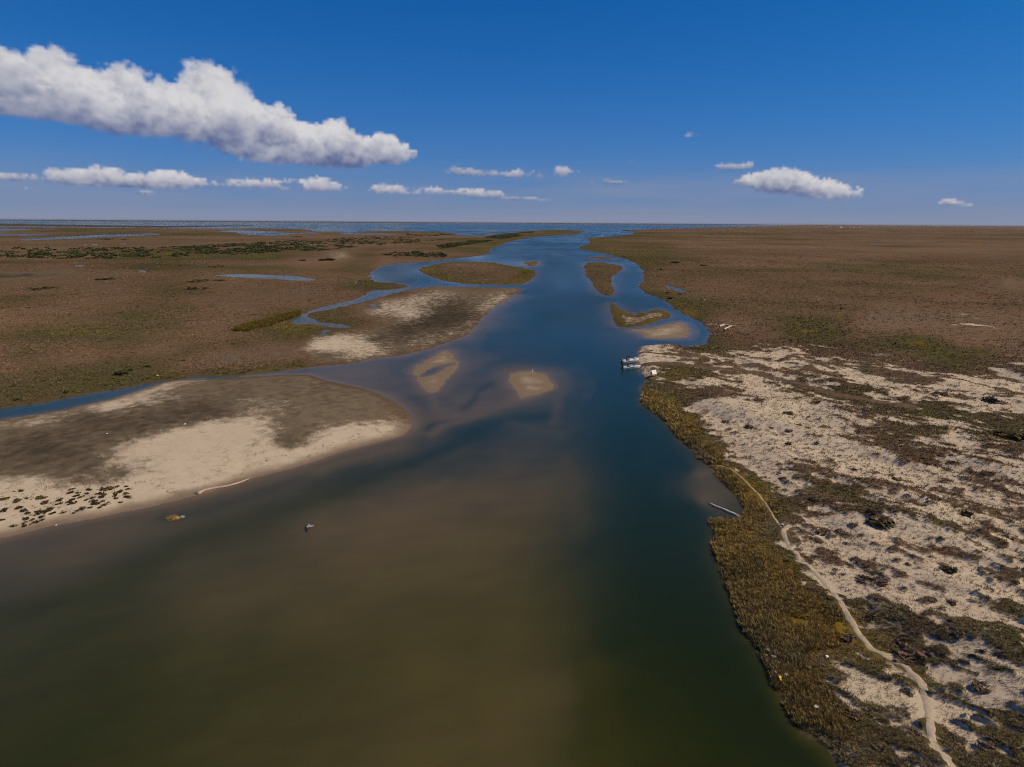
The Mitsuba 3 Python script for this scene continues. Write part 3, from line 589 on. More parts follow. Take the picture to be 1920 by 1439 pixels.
creek = (np.arctan2(wx, wy) < -0.44) & (np.hypot(wx, wy) > 128) & (wy < 330)
soft &= ~creek
shal = np.where(creek, 0.75 * np.exp(np.minimum(wsd, 0) / 1.2), shal)
edge = (vfbm(wx * 0.05 + 4, wy * 0.05, 3, 97) * 1.3 + 0.35)
tone = vfbm((wx + wy) * 0.018, (wx * .5 - wy) * 0.05, 4, 98)
zone = sstep(0.25, 0.6, np.clip(wf[:, 0], 0, 1)) * sstep(260, 200, np.hypot(wx, wy)) * sstep(85, 110, np.hypot(wx, wy))
shal = np.clip(shal + (tone - 0.5) * 0.8 * zone, 0, 1)
shal = np.where(soft, np.maximum(shal, 1.36 * np.exp(np.minimum(wsd, 0) / (6.5 * edge))), shal)
wu, wv = np.clip(wf[:, 0], 0, 1), np.clip(wf[:, 1], 0, 1)
warp = (vfbm(wx * 0.03, wy * 0.03, 4, 110) - .5) * 0.045, (vfbm(wx * 0.03 + 40, wy * 0.03, 4, 111) - .5) * 0.045


def stroke(px, width, u_to, v_to, strength):
    global shal, wv
    px = np.array(px, float)
    t = np.arange(0, len(px) - 1, 0.04)
    a, e = polar(np.interp(t, np.arange(len(px)), px[:, 0]), np.interp(t, np.arange(len(px)), px[:, 1]))
    d, _ = cKDTree(np.stack([a, 1.8 * e], -1)).query(np.stack([A2.ravel() + warp[0], 1.8 * (D2.ravel() + warp[1] * .6)], -1), distance_upper_bound=0.3)
    k = strength * np.exp(-(np.minimum(d, 9) * 57.3 / width) ** 2)
    ok = shal <= 1.0
    shal = np.where(ok, shal * (1 - k) + u_to * k, shal)
    wv = np.where(ok, wv * (1 - k) + v_to * k, wv)


stroke([(1045, 782), (990, 790), (940, 800), (890, 818), (840, 842), (790, 862), (750, 878)], 0.95, 0.08, .4, .8)
stroke([(770, 872), (730, 884), (660, 908), (600, 936)], 0.75, 0.28, .8, .75)
stroke([(620, 928), (540, 958), (450, 980), (360, 1003), (290, 1050), (210, 1095), (130, 1125), (50, 1145), (-200, 1190)], 1.5, 0.55, .95, .7)
stroke([(925, 722), (905, 735), (893, 752), (868, 768)], 0.5, 0.15, .3, .7)
stroke([(826, 795), (815, 802)], 0.55, 0.05, .3, .7)
stroke([(300, 965), (350, 962), (420, 948), (500, 925), (560, 905)], 0.7, 0.5, .5, .6)
stroke([(960, 800), (1010, 812), (1060, 820)], 0.8, 0.6, 0, .5)
stroke([(1060, 860), (1085, 930), (1090, 1010)], 1.3, 0.7, .4, .3)
stroke([(800, 738), (812, 765), (832, 785), (862, 782)], 0.7, 1.0, 0, .75)
stroke([(965, 757), (930, 776), (885, 788), (850, 798), (815, 815)], 0.6, 1.0, 0, .75)
stroke([(1035, 735), (1046, 765), (1040, 800)], 0.6, .8, 0, .5)
stroke([(640, 712), (690, 726), (735, 745), (765, 768)], .6, 1.0, 0, .5)
stroke([(850, 905), (800, 925), (740, 935)], 0.7, 1.0, 0, .6)
stroke([(760, 835), (700, 856), (640, 872), (590, 888)], 0.8, 1.0, 0, .6)
stroke([(830, 770), (870, 785), (930, 768), (960, 765)], 0.7, 1.0, 0, .7)
stroke([(1045, 700), (1055, 725), (1048, 755)], 0.6, .75, 0, .7)
stroke([(900, 640), (880, 690), (870, 720)], 0.7, .5, 0, .4)
stroke([(1130, 1439), (1128, 1340), (1122, 1250)], 2.2, .60, 1, .8)
wr_ = np.hypot(wx, wy)
shal = shal * sstep(2600, 1000, wr_)
n = len(WAZ)
i2, j2 = np.meshgrid(np.arange(len(WDE) - 1), np.arange(n - 1), indexing='ij')
wq = np.stack([i2 * n + j2, (i2 + 1) * n + j2, (i2 + 1) * n + j2 + 1, i2 * n + j2 + 1], -1).reshape(-1, 4)
wfc = np.vstack([wq[:, [0, 2, 1]], wq[:, [0, 3, 2]]])
scene['water'] = mikit.ply((np.stack([wx, wy, wx * 0], -1), wfc), 'water_material', smooth=True, uv=np.stack([shal, wv], -1))
labels['water'] = {'kind': 'structure', 'label': 'wide river, deep blue green along the right bank and brown over shoals, opening into a far bay'}


# ---- paths and tracks: ribbons draped 5 cm over the ground
def ribbon(key, px, width, material, label, lift=0.06):
    px = np.array(px, float)
    t = np.concatenate([[0], np.cumsum(np.hypot(*np.diff(px, axis=0).T))])
    s = np.arange(0, t[-1], 2.0)
    from scipy.interpolate import PchipInterpolator
    P = at(PchipInterpolator(t, px[:, 0])(s), PchipInterpolator(t, px[:, 1])(s))[:, :2]
    l = np.concatenate([[0], np.cumsum(np.hypot(*np.diff(P, axis=0).T))])
    u = np.arange(0, l[-1], 0.35)
    P = np.stack([np.interp(u, l, P[:, 0]), np.interp(u, l, P[:, 1])], -1)
    d = np.gradient(P, axis=0)
    d /= np.linalg.norm(d, axis=1, keepdims=True) + 1e-9
    nrm = np.stack([d[:, 1], -d[:, 0]], -1)
    wl = width * (0.12 + 0.9 * vfbm(u * 0.8, u * 0 + 3.3, 4, 5, 0.7))
    wr = width * (0.12 + 0.9 * vfbm(u * 0.8, u * 0 + 8.3, 4, 6, 0.7))
    rows = [P - nrm * wl[:, None] * k for k in (1, 0.5, 0)] + [P + nrm * wr[:, None] * k for k in (0.5, 1)]
    G = np.stack(rows, 1)
    z = ground_z(G[..., 0], G[..., 1]) + lift
    z[:, 0] -= lift * 0.9
    z[:, -1] -= lift * 0.9
    v = np.concatenate([G, z[..., None]], -1).reshape(-1, 3)
    k = len(P)
    a, b = np.meshgrid(np.arange(k - 1), np.arange(4), indexing='ij')
    f = np.stack([a * 5 + b, a * 5 + b + 1, (a + 1) * 5 + b + 1, (a + 1) * 5 + b], -1).reshape(-1, 4)
    scene[key] = mikit.ply((v, f), material, smooth=True)
    labels[key] = {'kind': 'structure', 'label': label}
    return P


PATH2 = [(1343, 876), (1369, 886.6), (1402, 915), (1428, 943), (1445, 967), (1457, 990), (1464, 1002)]
PATHS = [ribbon('footpath', PATH1, 0.66, 'path_material', 'pale sandy footpath winding down between the marsh grass and the dunes'),
         ribbon('footpath_001', PATH2, 0.30, 'path_material', 'narrow sandy footpath through the golden marsh behind the cove'),
         ribbon('vehicle_track', TRACK1, 4.0, 'track_material', 'dark sandy vehicle track running inland from the two boats'),
         ribbon('vehicle_track_001', [(1194, 662.6), (1210, 663), (1223, 664.7), (1258, 669.5), (1300, 675), (1345, 680)], 2.2, 'track_material', 'thin dark track across the pale beach above the boats')]
path_pts = np.vstack(PATHS[:2])
path_tree = cKDTree(path_pts)
track_tree = cKDTree(np.vstack(PATHS[2:]))


# ------------------------------------------------------------------ plants
def tufts(P, height, spread, blades, rgb, blade_w, seed=1, lean=0.5):
    """Bunches of grass, one mesh: every blade a tapering triangle that leans out from the bunch."""
    g = np.random.default_rng(seed)
    n = len(P)
    a = g.uniform(0, 2 * np.pi, (n, blades))
    rr = g.uniform(0, 1, (n, blades)) ** 0.7
    ca, sa = np.cos(a), np.sin(a)
    h = height[:, None] * g.uniform(0.55, 1.1, (n, blades)) * (1 - 0.35 * rr)
    base = P[:, None, :] + np.stack([ca * rr * spread[:, None] * 0.5, sa * rr * spread[:, None] * 0.5, np.zeros_like(a) - 0.05], -1)
    tip = base + np.stack([ca * h * lean * (0.3 + rr) - 0.25 * h, sa * h * lean * (0.3 + rr) - 0.12 * h, h], -1)
    b = a + g.uniform(0.9, 2.2, (n, blades))
    w = blade_w[:, None] * g.uniform(0.6, 1.3, (n, blades))
    side = np.stack([np.cos(b) * w, np.sin(b) * w, np.zeros_like(b)], -1)
    v = np.stack([base - side, base + side, tip], 2).reshape(-1, 3)
    f = np.arange(len(v)).reshape(-1, 3)
    col = (rgb[:, None, :] * g.uniform(0.7, 1.3, (n, blades, 1)))[:, :, None, :].repeat(3, 2).reshape(-1, 3)
    return v, f, np.clip(col, 0, 1)


VEGPAL = np.array([[0.075, 0.060, 0.05], [0.19, 0.15, 0.11], [0.212, 0.142, 0.084], [0.104, 0.100, 0.046], [0.30, 0.215, 0.068]])


MARSHPAL = np.array([[0.15, 0.115, 0.08], [0.26, 0.20, 0.13], [0.27, 0.20, 0.118], [0.225, 0.185, 0.085], [0.31, 0.232, 0.088]])
DUNEPAL = np.array([[0.16, 0.122, 0.085], [0.25, 0.193, 0.135], [0.24, 0.175, 0.115], [0.23, 0.182, 0.100], [0.26, 0.21, 0.095]])


def veg_rgb(u, VEGPAL=VEGPAL):
    u = np.clip(u, 0, 1) * 4
    i = np.clip(u.astype(int), 0, 3)
    t = (u - i)[:, None]
    return VEGPAL[i] * (1 - t) + VEGPAL[i + 1] * t


def sample(n, dep_lo, dep_hi, az_lo, az_hi, cond, seed):
    """Random spots, even in (azimuth, depression), where cond holds."""
    g = np.random.default_rng(seed)
    a, e = g.uniform(az_lo, az_hi, n) * deg, g.uniform(dep_lo, dep_hi, n) * deg
    fr, fc = np.interp(-e, DEPN, IDR), np.interp(a, AZ, np.arange(NC))
    i, j = fr.round().astype(int), fc.round().astype(int)
    ok = cond(i, j, g)
    fr, fc, a, e = fr[ok], fc[ok], a[ok], e[ok]
    r = H / np.tan(e)
    x, y = r * np.sin(a), r * np.cos(a)
    return np.stack([x, y, cell(GZ, fr, fc)], -1), cell(U, fr, fc), r


def off_path(P, d):
    return (path_tree.query(P[:, :2])[0] > d) & (track_tree.query(P[:, :2])[0] > 1.8)


g = np.random.default_rng(11)
# marsh grass on the right bank
P, u, r = sample(150000, 11, 50, 5, 50, lambda i, j, g: (REG[i, j] == 0) & (V[i, j] < 0.10) & (SD[i, j] > 0.1) & (U[i, j] > 0.36), 21)
ok = off_path(P, 0.75)
P, u, r = P[ok], u[ok], r[ok]
patch = vfbm(P[:, 0] / 4, P[:, 1] / 4, 3, 31)
ok = patch > 0.24
P, u, r, patch = P[ok], u[ok], r[ok], patch[ok]
k = np.clip(r / 90, 0.7, 3)
hgt = (0.35 + 0.6 * patch) * g.uniform(0.7, 1.3, len(P)) * np.clip(k, 1, 1.5)
rgbv = veg_rgb(u + (vfbm(P[:, 0] / 7, P[:, 1] / 7, 3, 32) - 0.5) * 0.6, MARSHPAL) * (0.85 + 0.6 * vfbm(P[:, 0] / 2.5, P[:, 1] / 2.5, 2, 33))[:, None]
v, f, col = tufts(P, hgt, 0.55 * k, 7, rgbv, 0.055 * k, 5)
scene['marsh_grass'] = mikit.ply((v, f), 'plant_material', smooth=False, color=col)
labels['marsh_grass'] = {'kind': 'stuff', 'label': 'golden and olive marsh grass along the right bank'}
# dune grass
P, u, r = sample(230000, 9.5, 50, 5, 50, lambda i, j, g: (REG[i, j] == 0) & (V[i, j] >= 0.10) & (SD[i, j] > 0.5) & (g.uniform(0, 1, len(i)) < np.where(VEG[i, j] > 0.5, 0.80, 0.24)), 22)
ok = off_path(P, 0.85)
P, u, r = P[ok], u[ok], r[ok]
k = np.clip(r / 95, 0.7, 3)
hgt = g.uniform(0.15, 0.42, len(P)) * np.clip(k, 1, 1.5)
rgbv = veg_rgb(0.60 + (u - 0.5) * 0.4 + (vfbm(P[:, 0] / 9, P[:, 1] / 9, 3, 34) - 0.5) * 0.9, DUNEPAL) * (0.7 + 0.6 * vfbm(P[:, 0] / 3, P[:, 1] / 3, 2, 35))[:, None]
v, f, col = tufts(P, hgt, 0.42 * k, 7, rgbv, 0.042 * k, 6, lean=0.9)
scene['dune_grass'] = mikit.ply((v, f), 'plant_material', smooth=False, color=col)
labels['dune_grass'] = {'kind': 'stuff', 'label': 'brown bunch grass covering the right hand dunes'}
# heath on both sides, coarser with distance
P, u, r = sample(300000, 1.6, 19, -50, 50, lambda i, j, g: (((REG[i, j] == 1) & (V[i, j] < 0.2)) | ((REG[i, j] == 0) & (DEP[i] < 11.5 * deg) & (VEG[i, j] > 0.5)) | np.isin(REG[i, j], [3, 4])) & (SD[i, j] > 1.5) & (U[i, j] > 0.33) & (g.uniform(0, 1, len(i)) < 0.42 * sstep(1.6, 3.2, DEP[i] / deg) * sstep(0.34, 0.5, U[i, j]) * sstep(0.2, 0.06, np.where(REG[i, j] == 1, V[i, j], 0))), 23)
k = np.clip(r / 150, 0.8, 8)
patch = vfbm(P[:, 0] / 30, P[:, 1] / 22, 3, 36)
hgt = (0.12 + 0.32 * patch) * g.uniform(0.6, 1.3, len(P)) * np.clip(k, 1, 2.2) ** 0.7
rgbv = veg_rgb(u + (vfbm(P[:, 0] / 45, P[:, 1] / 28, 4, 37) - 0.5) * 0.5)
v, f, col = tufts(P, hgt, 1.2 * k, 6, rgbv, 0.11 * k, 7, lean=1.5)
scene['heath_grass'] = mikit.ply((v, f), 'plant_material', smooth=False, color=col)
labels['heath_grass'] = {'kind': 'stuff', 'label': 'russet heath and salt grass of the wide flats'}
# tall reeds at the bend of the left creek
REED = shapely.Polygon([(437, 617), (447, 609), (500, 596), (540, 584), (566, 579), (560, 589), (532, 598), (507, 607), (462, 618)])
xy = np.stack([g.uniform(430, 570, 9000), g.uniform(575, 622, 9000)], -1)
xy = xy[shapely.contains_xy(REED, xy[:, 0], xy[:, 1])]
P = on_ground(xy[:, 0], xy[:, 1] + 4)
v, f, col = tufts(P, g.uniform(1.4, 2.4, len(P)), np.full(len(P), 1.2), 6, np.tile([[0.135, 0.105, 0.025]], (len(P), 1)) * g.uniform(.75, 1.25, (len(P), 1)), np.full(len(P), 0.14), 8, lean=0.4)
scene['reed_bed'] = mikit.ply((v, f), 'plant_material', smooth=False, color=col)
labels['reed_bed'] = {'kind': 'stuff', 'label': 'tall yellow green reeds at the bend of the left creek'}


# shrubs: a few stems and many leaf clumps through a mound
def shrub_mesh(seed, leaves, rgb, flat=0.5, leaf=0.16):
    g = np.random.default_rng(seed)
    lobes = g.normal(0, 1, (6, 3)) * [0.28, 0.28, 0.10] + [0, 0, 0.22]
    c = lobes[g.integers(0, 6, leaves)] + g.normal(0, 1, (leaves, 3)) * [0.15, 0.15, 0.13]
    c[:, 2] = np.abs(c[:, 2]) * flat * 2
    rad = np.hypot(c[:, 0], c[:, 1])
    c[:, :2] *= (np.minimum(rad, 0.52) / np.maximum(rad, 1e-6))[:, None]
    d1 = g.normal(0, 1, (leaves, 3))
    d1 /= np.linalg.norm(d1, axis=1, keepdims=True)
    d2 = np.cross(d1, g.normal(0, 1, (leaves, 3)))
    d2 /= np.linalg.norm(d2, axis=1, keepdims=True)
    s = leaf * g.uniform(0.5, 1.2, (leaves, 1))
    v = np.stack([c - d1 * s, c + d2 * s * 0.6, c + d1 * s, c - d2 * s * 0.6], 1).reshape(-1, 3)
    i = np.arange(leaves)[:, None] * 4
    f = np.vstack([i + [0, 1, 2], i + [0, 2, 3]])
    col = np.repeat(np.array(rgb) * g.uniform(0.55, 1.45, (leaves, 1)) * (1 + g.normal(0, .08, (leaves, 3))), 4, 0)
    return v, f, np.clip(col, 0, 1)


def shrub_kind(seed, rgb, leaves=170, flat=0.5, leaf=0.16):
    v, f, col = shrub_mesh(seed, leaves, rgb, flat, leaf)
    return mikit.ply((v, f), 'plant_material', smooth=False, color=col)


DARK = [shrub_kind(s, (0.062, 0.052, 0.028)) for s in (1, 2, 3)]
GREEN = [shrub_kind(s, (0.034, 0.050, 0.018)) for s in (4, 5)]
BROWN = [shrub_kind(s, (0.150, 0.108, 0.070)) for s in (6, 7, 8)]
OLIVE = [shrub_kind(s, (0.105, 0.088, 0.032)) for s in (9, 10)]


def numbered(name):
    k, i = name, 0
    while k in scene or k in labels:
        i += 1
        k = f'{name}_{i:03d}'
    return k


def shrub(name, protos, px, py, w_px, label, group=None, tall=0.55, seed=[0]):
    seed[0] += 1
    g = np.random.default_rng(500 + seed[0])
    p = on_ground(np.array(float(px)), np.array(float(py)))
    slant = float(np.linalg.norm(p - np.array([0, 0, H])))
    w = w_px / F * slant
    key = numbered(name)
    scene[key] = {**protos[seed[0] % len(protos)], 'to_world': T().translate([float(p[0]), float(p[1]), float(p[2]) - 0.03]).rotate([0, 0, 1], float(g.uniform(0, 360))).scale([w, w * float(g.uniform(.7, 1)), w * tall * float(g.uniform(.8, 1.2))])}
    labels[key] = {'label': label, 'category': 'shrub'}
    if group:
        labels[key]['group'] = group
    return key


SPITSHRUB = [(65, 365, 95), (220, 395, 90), (350, 355, 50), (280, 265, 65), (530, 350, 115), (590, 410, 95), (260, 475, 85), (65, 505, 85), (315, 510, 80), (340, 548, 75), (500, 530, 90), (600, 525, 100), (540, 590, 75), (485, 565, 60), (670, 550, 70), (350, 620, 80), (420, 630, 60), (550, 632, 55), (480, 660, 75), (310, 672, 60), (390, 690, 40), (320, 715, 60), (170, 710, 60), (25, 638, 60), (730, 435, 60), (780, 420, 55), (650, 485, 75), (890, 405, 70), (930, 420, 80), (980, 325, 70), (900, 290, 70), (1040, 340, 70), (930, 370, 60), (760, 375, 80), (1000, 285, 60), (1120, 375, 60), (1200, 345, 60), (1205, 395, 75), (1225, 430, 95), (1330, 390, 60), (1390, 410, 45), (1335, 445, 60), (1280, 470, 60), (1050, 490, 75), (1000, 515, 50), (1150, 480, 60), (1285, 295, 75), (1340, 310, 65), (1320, 340, 80), (1380, 240, 110), (1140, 250, 70), (1130, 295, 60), (1500, 210, 70), (1620, 205, 55), (1655, 235, 65), (1530, 280, 110), (1620, 295, 80), (1480, 360, 60), (1480, 325, 55), (1640, 335, 90), (1540, 410, 55), (930, 240, 60), (820, 540, 50), (940, 548, 45)]
for i, (x, y, w) in enumerate(SPITSHRUB):
    shrub('beach_shrub', OLIVE if i in (0, 1, 4, 47, 49, 56) else DARK, x / 6.857, 880 + y / 6.857 + 3, w / 6.857 * 0.9, 'low dark shrub on the pale sand at the near end of the left spit', 'low shrubs dotted over the near sand spit', tall=0.4)
shrub('marsh_bush', GREEN, 228, 702, 17, 'dark green bush, the widest one standing on the green marsh behind the blue creek', tall=.5)
for x, y, w in ((245, 695, 9), (275, 688, 10), (345, 677, 7), (123, 737, 10), (33, 751, 9), (427, 640, 6), (437, 646, 5), (200, 723, 5)):
    shrub('marsh_bush', GREEN, x, y, w, 'small dark green bush on the green marsh behind the blue creek', 'small bushes on the marsh behind the creek', tall=.5)
for x, y, w in ((372, 528, 32), (200, 525, 28), (368, 542.5, 30), (80, 544, 36), (405, 501, 26), (410, 526, 24)):
    shrub('heath_bush', OLIVE, x, y, w, 'flat olive bush patch alone on the russet heath beyond the left creek', 'lone bush patches on the left heath', tall=.16)
shrub('heath_bush', GREEN, 567, 488, 12, 'small dark bush just below the pale mud streak on the left heath', tall=.35)
shrub('heath_bush', GREEN, 613, 487, 24, 'wide dark green bush below the pale mud streak, beside a smaller one', tall=.3)
for x, y, w in ((1251, 548.5, 8), (1275, 551, 9), (1256, 559, 9)):
    shrub('bank_bush', GREEN, x, y, w, 'small green bush on the bank below the narrow pond', 'green bushes between the pond and the inlet', tall=.4)
shrub('bank_bush', DARK, 1239, 504.5, 5, 'lone near black bush on the flat right bank opposite the narrow island', tall=.9)
shrub('bank_bush', GREEN, 1170, 479.5, 4, 'tiny dark bush at the edge of the far right bank', tall=.7)
for x, y, w in ((1319, 497, 12), (1265, 491, 14)):
    shrub('bank_bush', GREEN, x, y, w, 'low green bush patch on the heath of the far right bank', 'low bush patches on the far right bank', tall=.25)
DUNES = [(1764, 742, 26), (1851, 753, 30), (1875, 756, 24), (1479, 777, 24), (1476, 833, 16), (1498, 798, 14), (1479, 809, 14), (1529, 832, 18), (1601, 882, 14), (1559, 941, 16), (1632, 960, 22), (1468, 898, 18), (1840, 871, 26), (1409, 803, 22), (1447, 803, 12), (1360, 792, 18), (1704, 1060, 12), (1622, 1088, 30), (1650, 1092, 26), (1587, 1194, 30), (1718, 1246, 30), (1745, 1125, 20), (1780, 1130, 18), (1600, 985, 18), (1690, 1240, 24), (1640, 1160, 28), (1880, 1230, 24), (1840, 1290, 26), (1660, 1275, 24), (1700, 1300, 20), (1540, 1000, 20), (1525, 940, 22), (1800, 1190, 18), (1890, 1010, 20), (1905, 1095, 14), (1680, 900, 20), (1735, 870, 22), (1650, 1400, 26), (1850, 1400, 28), (1600, 1340, 24)]
for x, y, w in DUNES:
    shrub('dune_shrub', BROWN, x, y, w * 0.78, 'brown wind bent shrub on the pale dunes of the right bank', 'brown shrubs scattered over the dunes', tall=.45)
shrub('dune_shrub', OLIVE, 1900, 822, 46, 'broad olive shrub mound on bare pale sand near the top of the dunes', tall=.35)
shrub('dune_shrub', DARK, 1775, 1071, 26, 'dark round shrub casting a shadow on the bare sand hollow', tall=.5)
shrub('dune_shrub', OLIVE, 1652, 985, 36, 'olive shrub topping the steep dune above the smooth sand bowl', tall=.55)
shrub('dune_shrub', DARK, 1816, 966, 18, 'dark shrub at the rim of a bare sand patch high on the dunes', tall=.6)
shrub('dune_shrub', BROWN, 1706, 1222, 44, 'largest brown shrub, a rounded thicket beside the sandy footpath', tall=.5)

# low beach plants in the sand of the spit: too many and small to count
def in_poly(poly, n, seed):
    g = np.random.default_rng(seed)
    pg = shapely.Polygon(poly)
    x0, y0, x1, y1 = pg.bounds
    xy = np.stack([g.uniform(x0, x1, n), g.uniform(y0, y1, n)], -1)
    return xy[shapely.contains_xy(pg, xy[:, 0], xy[:, 1])]


xa = in_poly([(0, 915), (90, 900), (230, 900), (345, 893), (365, 905), (330, 925), (250, 938), (130, 965), (0, 975)], 900, 61)
xb = in_poly([(455, 835), (560, 845), (660, 815), (735, 800), (750, 812), (640, 838), (560, 862), (500, 888), (465, 880), (440, 850)], 1500, 62)
xb = xb[vnoise(xb[:, 0] / 22, xb[:, 1] / 7, 5) > 0.5]
xa = xa[vnoise(xa[:, 0] / 25, xa[:, 1] / 8, 6) > 0.42]
P = on_ground(np.r_[xa[:, 0], xb[:, 0]], np.r_[xa[:, 1], xb[:, 1]])
cb = np.vstack([np.tile([[.11, .085, .05]], (len(xa), 1)), np.tile([[.115, .06, .04]], (len(xb), 1))])
v, f, col = tufts(P, g.uniform(.12, .3, len(P)), g.uniform(.35, .8, len(P)), 9, cb, np.full(len(P), .07), 63, lean=1.2)
scene['beach_grass'] = mikit.ply((v, f), 'plant_material', smooth=False, color=col)
labels['beach_grass'] = {'kind': 'stuff', 'label': 'sparse low beach plants along the sand of the left spit'}
# distant thickets on the left: one far mass of bushes
BANDS = [([(0, 470), (120, 468), (300, 466), (470, 462), (560, 456), (560, 474), (400, 481), (250, 488), (100, 490), (0, 486), (-200, 490), (-200, 472)], 620), ([(300, 466), (560, 450), (700, 441), (790, 441), (840, 446), (780, 452), (700, 459), (600, 470), (420, 478)], 700), ([(830, 464), (900, 452), (960, 441), (1010, 434), (1060, 429), (1090, 427.5), (1050, 426), (1000, 428.5), (930, 437), (870, 450), (820, 459)], 620), ([(720, 474), (790, 470), (845, 473), (830, 481), (760, 481), (720, 479)], 90), ([(760, 434), (820, 433), (860, 437), (800, 440), (765, 439)], 60), ([(180, 451), (240, 450), (240, 452), (180, 453)], 14), ([(540, 444), (600, 443.5), (620, 445), (560, 446)], 20), ([(1165, 428), (1200, 427.5), (1200, 429), (1170, 429.5)], 25)]
VS_, FS_, CS_ = [], [], []
tot = 0
variants = [shrub_mesh(40 + s, 34, (0.060, 0.072, 0.030), 0.6, 0.22) for s in range(5)]
for poly, cnt in BANDS:
    pg = shapely.Polygon(poly).buffer(0)
    x0, y0, x1, y1 = pg.bounds
    got = 0
    while got < cnt:
        x, y = g.uniform(x0, x1), g.uniform(y0, y1)
        if not shapely.contains_xy(pg, x, y) or vnoise(x / 28.0, y / 5.0, 3) < 0.33:
            continue
        got += 1
        p = at(np.array(x), np.array(y))
        p[2] = max(float(ground_z(p[0], p[1])), 0.1)
        v, f, col = variants[got % 5]
        rr = float(np.hypot(p[0], p[1]))
        w = g.uniform(4, 10) * (rr / 1000) ** 0.5
        a = g.uniform(0, 6.28)
        ro = np.array([[math.cos(a), -math.sin(a), 0], [math.sin(a), math.cos(a), 0], [0, 0, 1]])
        VS_.append((v * [w, w, min(w, 7) * g.uniform(.35, .6)]) @ ro.T + p)
        FS_.append(f + tot)
        CS_.append(col * g.uniform(.7, 1.3))
        tot += len(v)
scene['shrub_thicket'] = mikit.ply((np.vstack(VS_), np.vstack(FS_)), 'plant_material', smooth=False, color=np.clip(np.vstack(CS_), 0, 1))
labels['shrub_thicket'] = {'kind': 'stuff', 'label': 'distant belts of dark green bushes on the left flats'}


# ------------------------------------------------------------------ boats
def bx(size, at_=(0, 0, 0), chamfer=0.0):
    m = trimesh.creation.box(size)
    if chamfer:
        import manifold3d as m3
        s = np.array(size) / 2 - chamfer
        pts = [m3.Manifold.sphere(chamfer, 10).translate([float(s[0] * a), float(s[1] * b), float(s[2] * c)]) for a in (-1, 1) for b in (-1, 1) for c in (-1, 1)]
        h = m3.Manifold.batch_hull(pts).to_mesh()
        m = trimesh.Trimesh(h.vert_properties[:, :3], h.tri_verts)
    m.apply_translation(at_)
    return m


def hull_mesh(L, B, D):
    """Bow at +x. Returns (hull shell with gunwale, cockpit floor)."""
    n = 26
    t = np.linspace(0, 1, n)
    half = B / 2 * np.where(t < 0.45, 0.90 + 0.10 * np.sin(t / 0.45 * np.pi / 2), np.cos(np.clip((t - 0.45) / 0.55, 0, 1) * np.pi / 2) ** 0.62)
    half = np.maximum(half, 0.02)
    sheer = D * (0.78 + 0.30 * t ** 2)
    keel = -0.28 + 0.0 * t + 0.55 * np.clip((t - 0.72) / 0.28, 0, 1) ** 2
    chine = keel + 0.22 + 0.2 * np.clip((t - .6) / .4, 0, 1)
    x = (t - 0.5) * L + 0.12 * L * 0 + np.where(t > .8, (t - .8) * 0.3, 0)
    floor = np.where(t > 0.68, sheer - 0.10, 0.16)
    inner = np.maximum(half - 0.16, 0.005)
    sec = lambda s: np.stack([np.stack([x, s * half * 0, keel], -1), np.stack([x, s * half * 0.80, chine], -1), np.stack([x, s * half, sheer], -1), np.stack([x, s * np.maximum(half - 0.14, 0.008), sheer + 0.03], -1), np.stack([x, s * inner, floor], -1)], 1)
    V, Fc = [], []
    for s in (-1, 1):
        S = sec(s)
        o = sum(len(v) for v in V)
        V.append(S.reshape(-1, 3))
        a, b = np.meshgrid(np.arange(n - 1), np.arange(4), indexing='ij')
        f = np.stack([a * 5 + b, (a + 1) * 5 + b, (a + 1) * 5 + b + 1, a * 5 + b + 1], -1).reshape(-1, 4) + o
        Fc.append(np.vstack([f[:, [0, 1, 2]], f[:, [0, 2, 3]]]))
        tr = np.array([[0, 1, 2], [0, 2, 3], [0, 3, 4]]) + o
        Fc.append(tr)
    shell = trimesh.Trimesh(np.vstack(V), np.vstack(Fc), process=False)
    fl = np.stack([np.stack([x, -inner, floor - .003], -1), np.stack([x, inner, floor - .003], -1)], 1).reshape(-1, 3)
    a = np.arange(n - 1)
    ff = np.stack([a * 2, a * 2 + 1, (a + 1) * 2 + 1, (a + 1) * 2], -1)
    # transom inside
    tv = np.array([[x[0], -half[0] * .98, keel[0] + .05], [x[0], half[0] * .98, keel[0] + .05], [x[0], half[0] * .98, sheer[0] - .06], [x[0], -half[0] * .98, sheer[0] - .06]])
    tr = trimesh.Trimesh(np.vstack([tv, tv + [0.08, 0, 0]]), [[0, 1, 2], [0, 2, 3], [4, 6, 5], [4, 7, 6], [3, 2, 6], [3, 6, 7]], process=False)
    deck = trimesh.Trimesh(fl, np.vstack([ff[:, [0, 1, 2]], ff[:, [0, 2, 3]]]), process=False)
    return trimesh.util.concatenate([shell, tr]), deck


